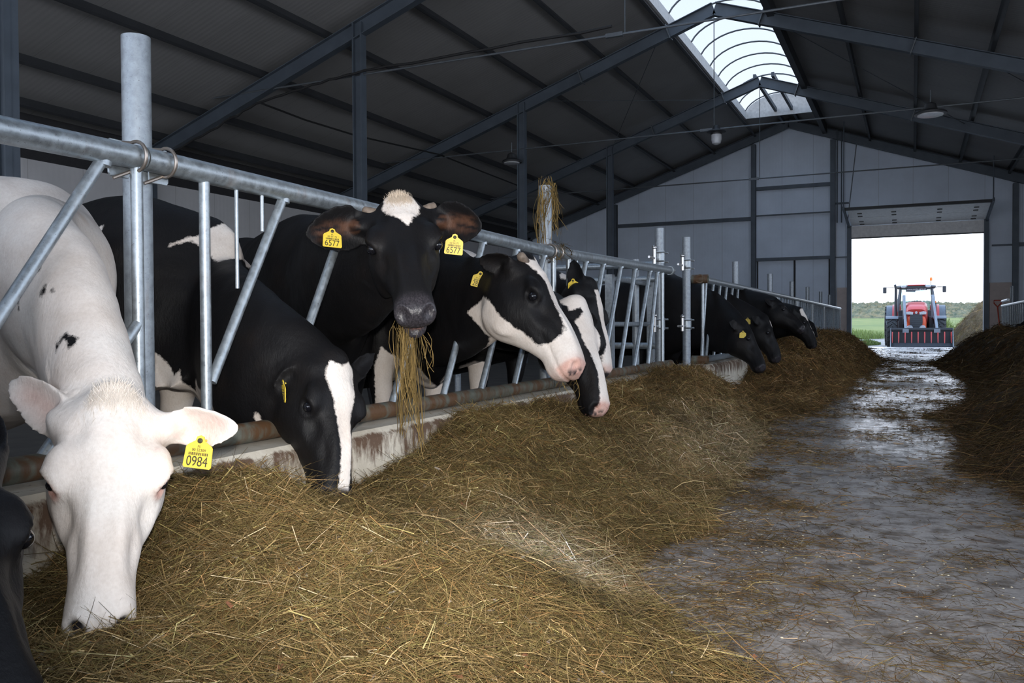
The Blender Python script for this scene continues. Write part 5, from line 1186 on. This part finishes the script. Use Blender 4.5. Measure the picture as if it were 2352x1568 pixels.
# dried clover leaves among the stalks
r = np.random.default_rng(95); X, Y = samp(1500, 0.9, 7.5, 0.25, 96); n = len(X); a = r.random(n)*6.28; D = np.stack([np.cos(a), np.sin(a), r.normal(size=n)*0.3], 1); D /= np.linalg.norm(D, axis=1, keepdims=True)
lc = np.array([[.20, .085, .045], [.26, .20, .14], [.13, .10, .05], [.33, .28, .24]])[r.integers(0, 4, n)]*(0.7+0.6*r.random((n, 1)))
parts.append(strands(np.stack([X, Y, np.maximum(pileh(X, Y), 0)+0.006+0.016*r.random(n)], 1), D, 0.008+0.016*r.random(n), 0.005+0.008*r.random(n), r.normal(size=n)*0.5, r.random(n)*1.2-0.6, lc, 3, 97))
V, F, C = merge(parts); o = fromarrays('hay_pile', V, F, C, M['hay'], (-1.3, 3, 0)); tag(o, 'long pile of brown hay along the left feed fence', 'hay', None, 'stuff')

# right-hand pile
EDR = np.array([(3.0, 0.75), (4.7, 0.52), (5.0, 0.34), (6.2, 0.42), (7.4, 0.40), (7.95, 0.20), (9.5, 0.62), (12.8, 0.80), (16.0, 0.62), (18.8, 0.44), (22, 0.95), (27, 1.7), (30.5, 2.2)])
def pileR(X, Y):
    xe = np.interp(Y, EDR[:, 0], EDR[:, 1])+0.25*(vnoise(X*0+7, Y, 25, 3, 1.1)-0.5); t = np.clip((X-xe)/1.05, 0, 1.2); far = np.clip((Y-9)/8, 0, 1)
    h = (0.50+0.10*far)*np.sin(np.pi/2*np.clip(t, 0, 1))**1.2*(0.62+0.75*vnoise(X, Y, 26, 4, 1.3))
    end = np.clip((30.3-Y)/2.5, 0, 1)*np.clip((Y-3.05)/1.3, 0, 1); h = h*end+0.04*(vnoise(X, Y, 27, 4, 6)-0.5)*np.clip(h/0.1, 0, 1); return np.where(X < xe, -0.02, np.maximum(h, 0))
shadeR = lambda X, Y: np.tile([[0.50, 0.385, 0.31]], (len(X), 1))  # same hay as on the left, shade beyond the flash multiplied into its colour
parts = [mound(pileR, np.linspace(0.0, 2.07, 70), np.linspace(3.0, 30.5, 380), shadeR)]
Y = 3.2*(30/3.2)**r.random(52000); xe = np.interp(Y, EDR[:, 0], EDR[:, 1]); X = xe-0.12+(2.0-xe+0.12)*r.random(len(Y))**1.3; X = np.minimum(X, 2.0)
parts.append(lay(pileR, X, Y, 66, 0.05, 0.28, shadeR, 1.0, 0.5, 0.05))
V, F, C = merge(parts); o = fromarrays('hay_pile', V, F, C, M['hay'], (1.2, 12, 0)); tag(o, 'hay heaped along the right side of the alley, shade put into its colour', 'hay', None, 'stuff')

# litter on the alley floor
flat = lambda X, Y: np.zeros_like(X)
n = 150000; Y = 1.6*(31/1.6)**r.random(n); X = -1.3+3.2*r.random(n)
dens = vnoise(X, Y*0.7, 35, 4, 1.5)*0.7+0.3*vnoise(X, Y, 36, 3, 5); xe = np.interp(Y, EDGE[:, 0], EDGE[:, 1]); xr = np.interp(Y, EDR[:, 0], EDR[:, 1])
nearL = np.exp(-np.maximum(X-xe, 0)/0.32); nearR = np.exp(-np.maximum(xr-X, 0)/0.25); 
ok = (r.random(n) < np.clip((dens-0.50)*5, 0, 1)*0.55+0.55*nearL+0.45*nearR+0.015) & (X > xe-0.05) & (X < xr+0.1)
tf = lambda X, Y: np.tile([[0.85, 0.68, 0.55]], (len(X), 1))
v1 = lay(flat, X[ok], Y[ok], 67, 0.012, 0.13, tf, 0.9, 0.10, 0.012)
# trodden tufts of hay
rc = np.random.default_rng(71); cx = []; cy = []
for k in range(190):
    y0 = 1.75*(20/1.75)**rc.random(); e0 = np.interp(y0, EDGE[:, 0], EDGE[:, 1]); e1 = np.interp(y0, EDR[:, 0], EDR[:, 1]); x0 = e0+(e1-e0)*rc.random()**2.2
    n_ = int(40+150*rc.random()); s_ = (0.03+0.10*rc.random()); cx.append(x0+rc.normal(size=n_)*s_*1.5); cy.append(y0+rc.normal(size=n_)*s_)
X, Y = np.concatenate(cx), np.concatenate(cy); ok = (Y > 1.5) & (X < 2)
v2 = lay(flat, X[ok], Y[ok], 68, 0.012, 0.10, tf, 0.9, 0.35, 0.022)
V, F, C = merge([v1, v2]); o = fromarrays('loose_hay', V, F, C, M['hay'], (0, 5, 0)); tag(o, 'loose hay stalks strewn over the concrete alley', 'hay', None, 'stuff')
# pale feed kernels
n = 22000; Y = 1.7*(9/1.7)**r.random(n); X = -1.0+1.9*r.random(n); xe = np.interp(Y, EDGE[:, 0], EDGE[:, 1]); kz = vnoise(X, Y, 37, 3, 2.0)
w = 0.10+1.5*np.exp(-(((X+0.62)/0.30)**2+((Y-3.7)/0.5)**2))+0.9*np.exp(-(((X+0.5)/0.15)**2+((Y-2.35)/0.4)**2)); ok = (r.random(n) < w*np.clip((kz-0.3)*2.5, 0, 1)) & (X > xe)
X, Y = X[ok], Y[ok]; n = len(X); s = 0.0016+0.0026*r.random(n)
O8 = np.array([(1, 0, 0), (0, 1, 0), (-1, 0, 0), (0, -1, 0), (0, 0, 1), (0, 0, -1)], float); V = (np.stack([X, Y, s*0.6], 1)[:, None, :]+O8[None]*s[:, None, None]*np.array([1.2, 0.9, 0.6])).reshape(-1, 3)
b = np.arange(n)[:, None]*6; F = np.concatenate([np.concatenate([b+a_ for a_ in q], 1) for q in ((0, 1, 4, 4), (1, 2, 4, 4), (2, 3, 4, 4), (3, 0, 4, 4))])
tri = F[:, :3]; V2 = V; me = bpy.data.meshes.new('feed_kernels'); me.from_pydata(V2.tolist(), [], tri.tolist()); me.materials.append(plain('pale_feed_kernels', (0.62, 0.55, 0.40), 0.6, 0, 0.2, 60))
o = bpy.data.objects.new('feed_kernels', me); COL.objects.link(o); tag(o, 'pale grain kernels spilled on the grey concrete', 'feed', None, 'stuff')

# hay hanging from the mouth of the cow that looks at the camera
def wisp(name, lab, starts, ends, n, seed, sag=0.02, spread0=0.02, spread1=0.03, w=0.0022):
    r = np.random.default_rng(seed); Vs = []; Fs = []; Cs = []; k0 = 0; S = 9
    for i in range(n):
        a = np.array(starts[r.integers(len(starts))])+r.normal(size=3)*spread0; b = np.array(ends[r.integers(len(ends))])+r.normal(size=3)*spread1
        t0 = r.random()*0.25; t1 = min(1, t0+0.35+0.75*r.random()); mid = r.normal(size=3)*np.array([.016, .016, .006]); q = []
        for k in range(S+1):
            t = t0+(t1-t0)*k/S; q.append(a+(b-a)*t+mid*math.sin(math.pi*k/S)+r.normal(size=3)*0.0012)
        sd = np.array(RIGHT)*math.cos(i)+np.array(FWD)*math.sin(i); ww = w*(0.6+0.8*r.random()); col = pal(np.array([0.24+0.46*r.random()]))[0]*np.array([1.0, 0.86, 0.58])
        for k, c in enumerate(q): Vs += [c-sd*ww/2, c+sd*ww/2]; Cs += [col, col]
        for k in range(S): Fs.append((k0+2*k, k0+2*k+1, k0+2*k+3, k0+2*k+2))
        k0 += 2*(S+1)
    V = np.array(Vs); o = fromarrays(name, V, np.array(Fs), np.array(Cs), M['hay'], V.mean(0)); tag(o, lab, 'hay', None, 'stuff'); return o
wisp('hay_wisp', 'bunch of hay hanging from the mouth of the cow facing the camera', [at(930, 728, 2.90), at(945, 730, 2.89), at(918, 735, 2.92)], [at(935, 960, 2.95), at(925, 1000, 2.98), at(965, 1030, 2.95), at(950, 940, 2.95)], 150, 5, spread0=0.012, spread1=0.012, w=0.0018)
wisp('hay_wisp', 'stray stalks hanging loose beside the hay in the front cow\'s mouth', [at(965, 760, 2.9)], [at(998, 850, 2.93), at(990, 860, 2.95), at(975, 880, 2.9)], 14, 6, spread0=0.008, spread1=0.01)
wisp('hay_wisp', 'thin stalks dangling under the muzzle of the profile cow', [at(1290, 868, 3.70), at(1325, 868, 3.68)], [at(1270, 905, 3.72), at(1322, 930, 3.70), at(1400, 940, 3.75), at(1290, 915, 3.7)], 16, 8, spread0=0.008, spread1=0.012)
tp_ = np.array([-2.06, 4.87, 1.66])
wisp('hay_wisp', 'hay draped over the top of the second post', [tp_+np.array([0, -0.035, 0.015]), tp_+np.array([0.02, 0.0, 0.02]), tp_+np.array([0, 0.035, 0.015])], [tp_+np.array([0.03, -0.10, -0.22]), tp_+np.array([0.02, -0.085, -0.42]), tp_+np.array([0.03, 0.10, -0.16]), tp_+np.array([0.03, 0.11, -0.28]), tp_+np.array([0.05, 0.0, -0.1])], 170, 9, spread0=0.022, spread1=0.022, w=0.004)
wisp('hay_wisp', 'tuft of hay caught on the rail joint below the second post', [np.array([-1.95, 4.70, 1.275]), np.array([-1.95, 4.85, 1.27])], [np.array([-1.93, 4.95, 1.262]), np.array([-1.93, 5.0, 1.22]), np.array([-1.93, 4.8, 1.16])], 60, 10, spread0=0.02, spread1=0.02, w=0.004)

# loose straw standing off the heap outside
r = np.random.default_rng(90); n = 9000; X = 1.2+4.5*r.random(n); Y = 40.2+5*r.random(n); ok = heapz(X, Y) > -0.2; X, Y = X[ok], Y[ok]
dO = lay(heapz, X, Y, 91, 0.15, 0.6, lambda X, Y: np.tile([[1.5, 1.25, 0.95]], (len(X), 1)), 0.35, 0.6, 0.12)
V, F, C = merge([dO]); o = fromarrays('straw', V, F, C, M['hay'], (3, 43, 0)); tag(o, 'loose straw sticking out of the heap beside the tractor', 'straw', None, 'stuff')
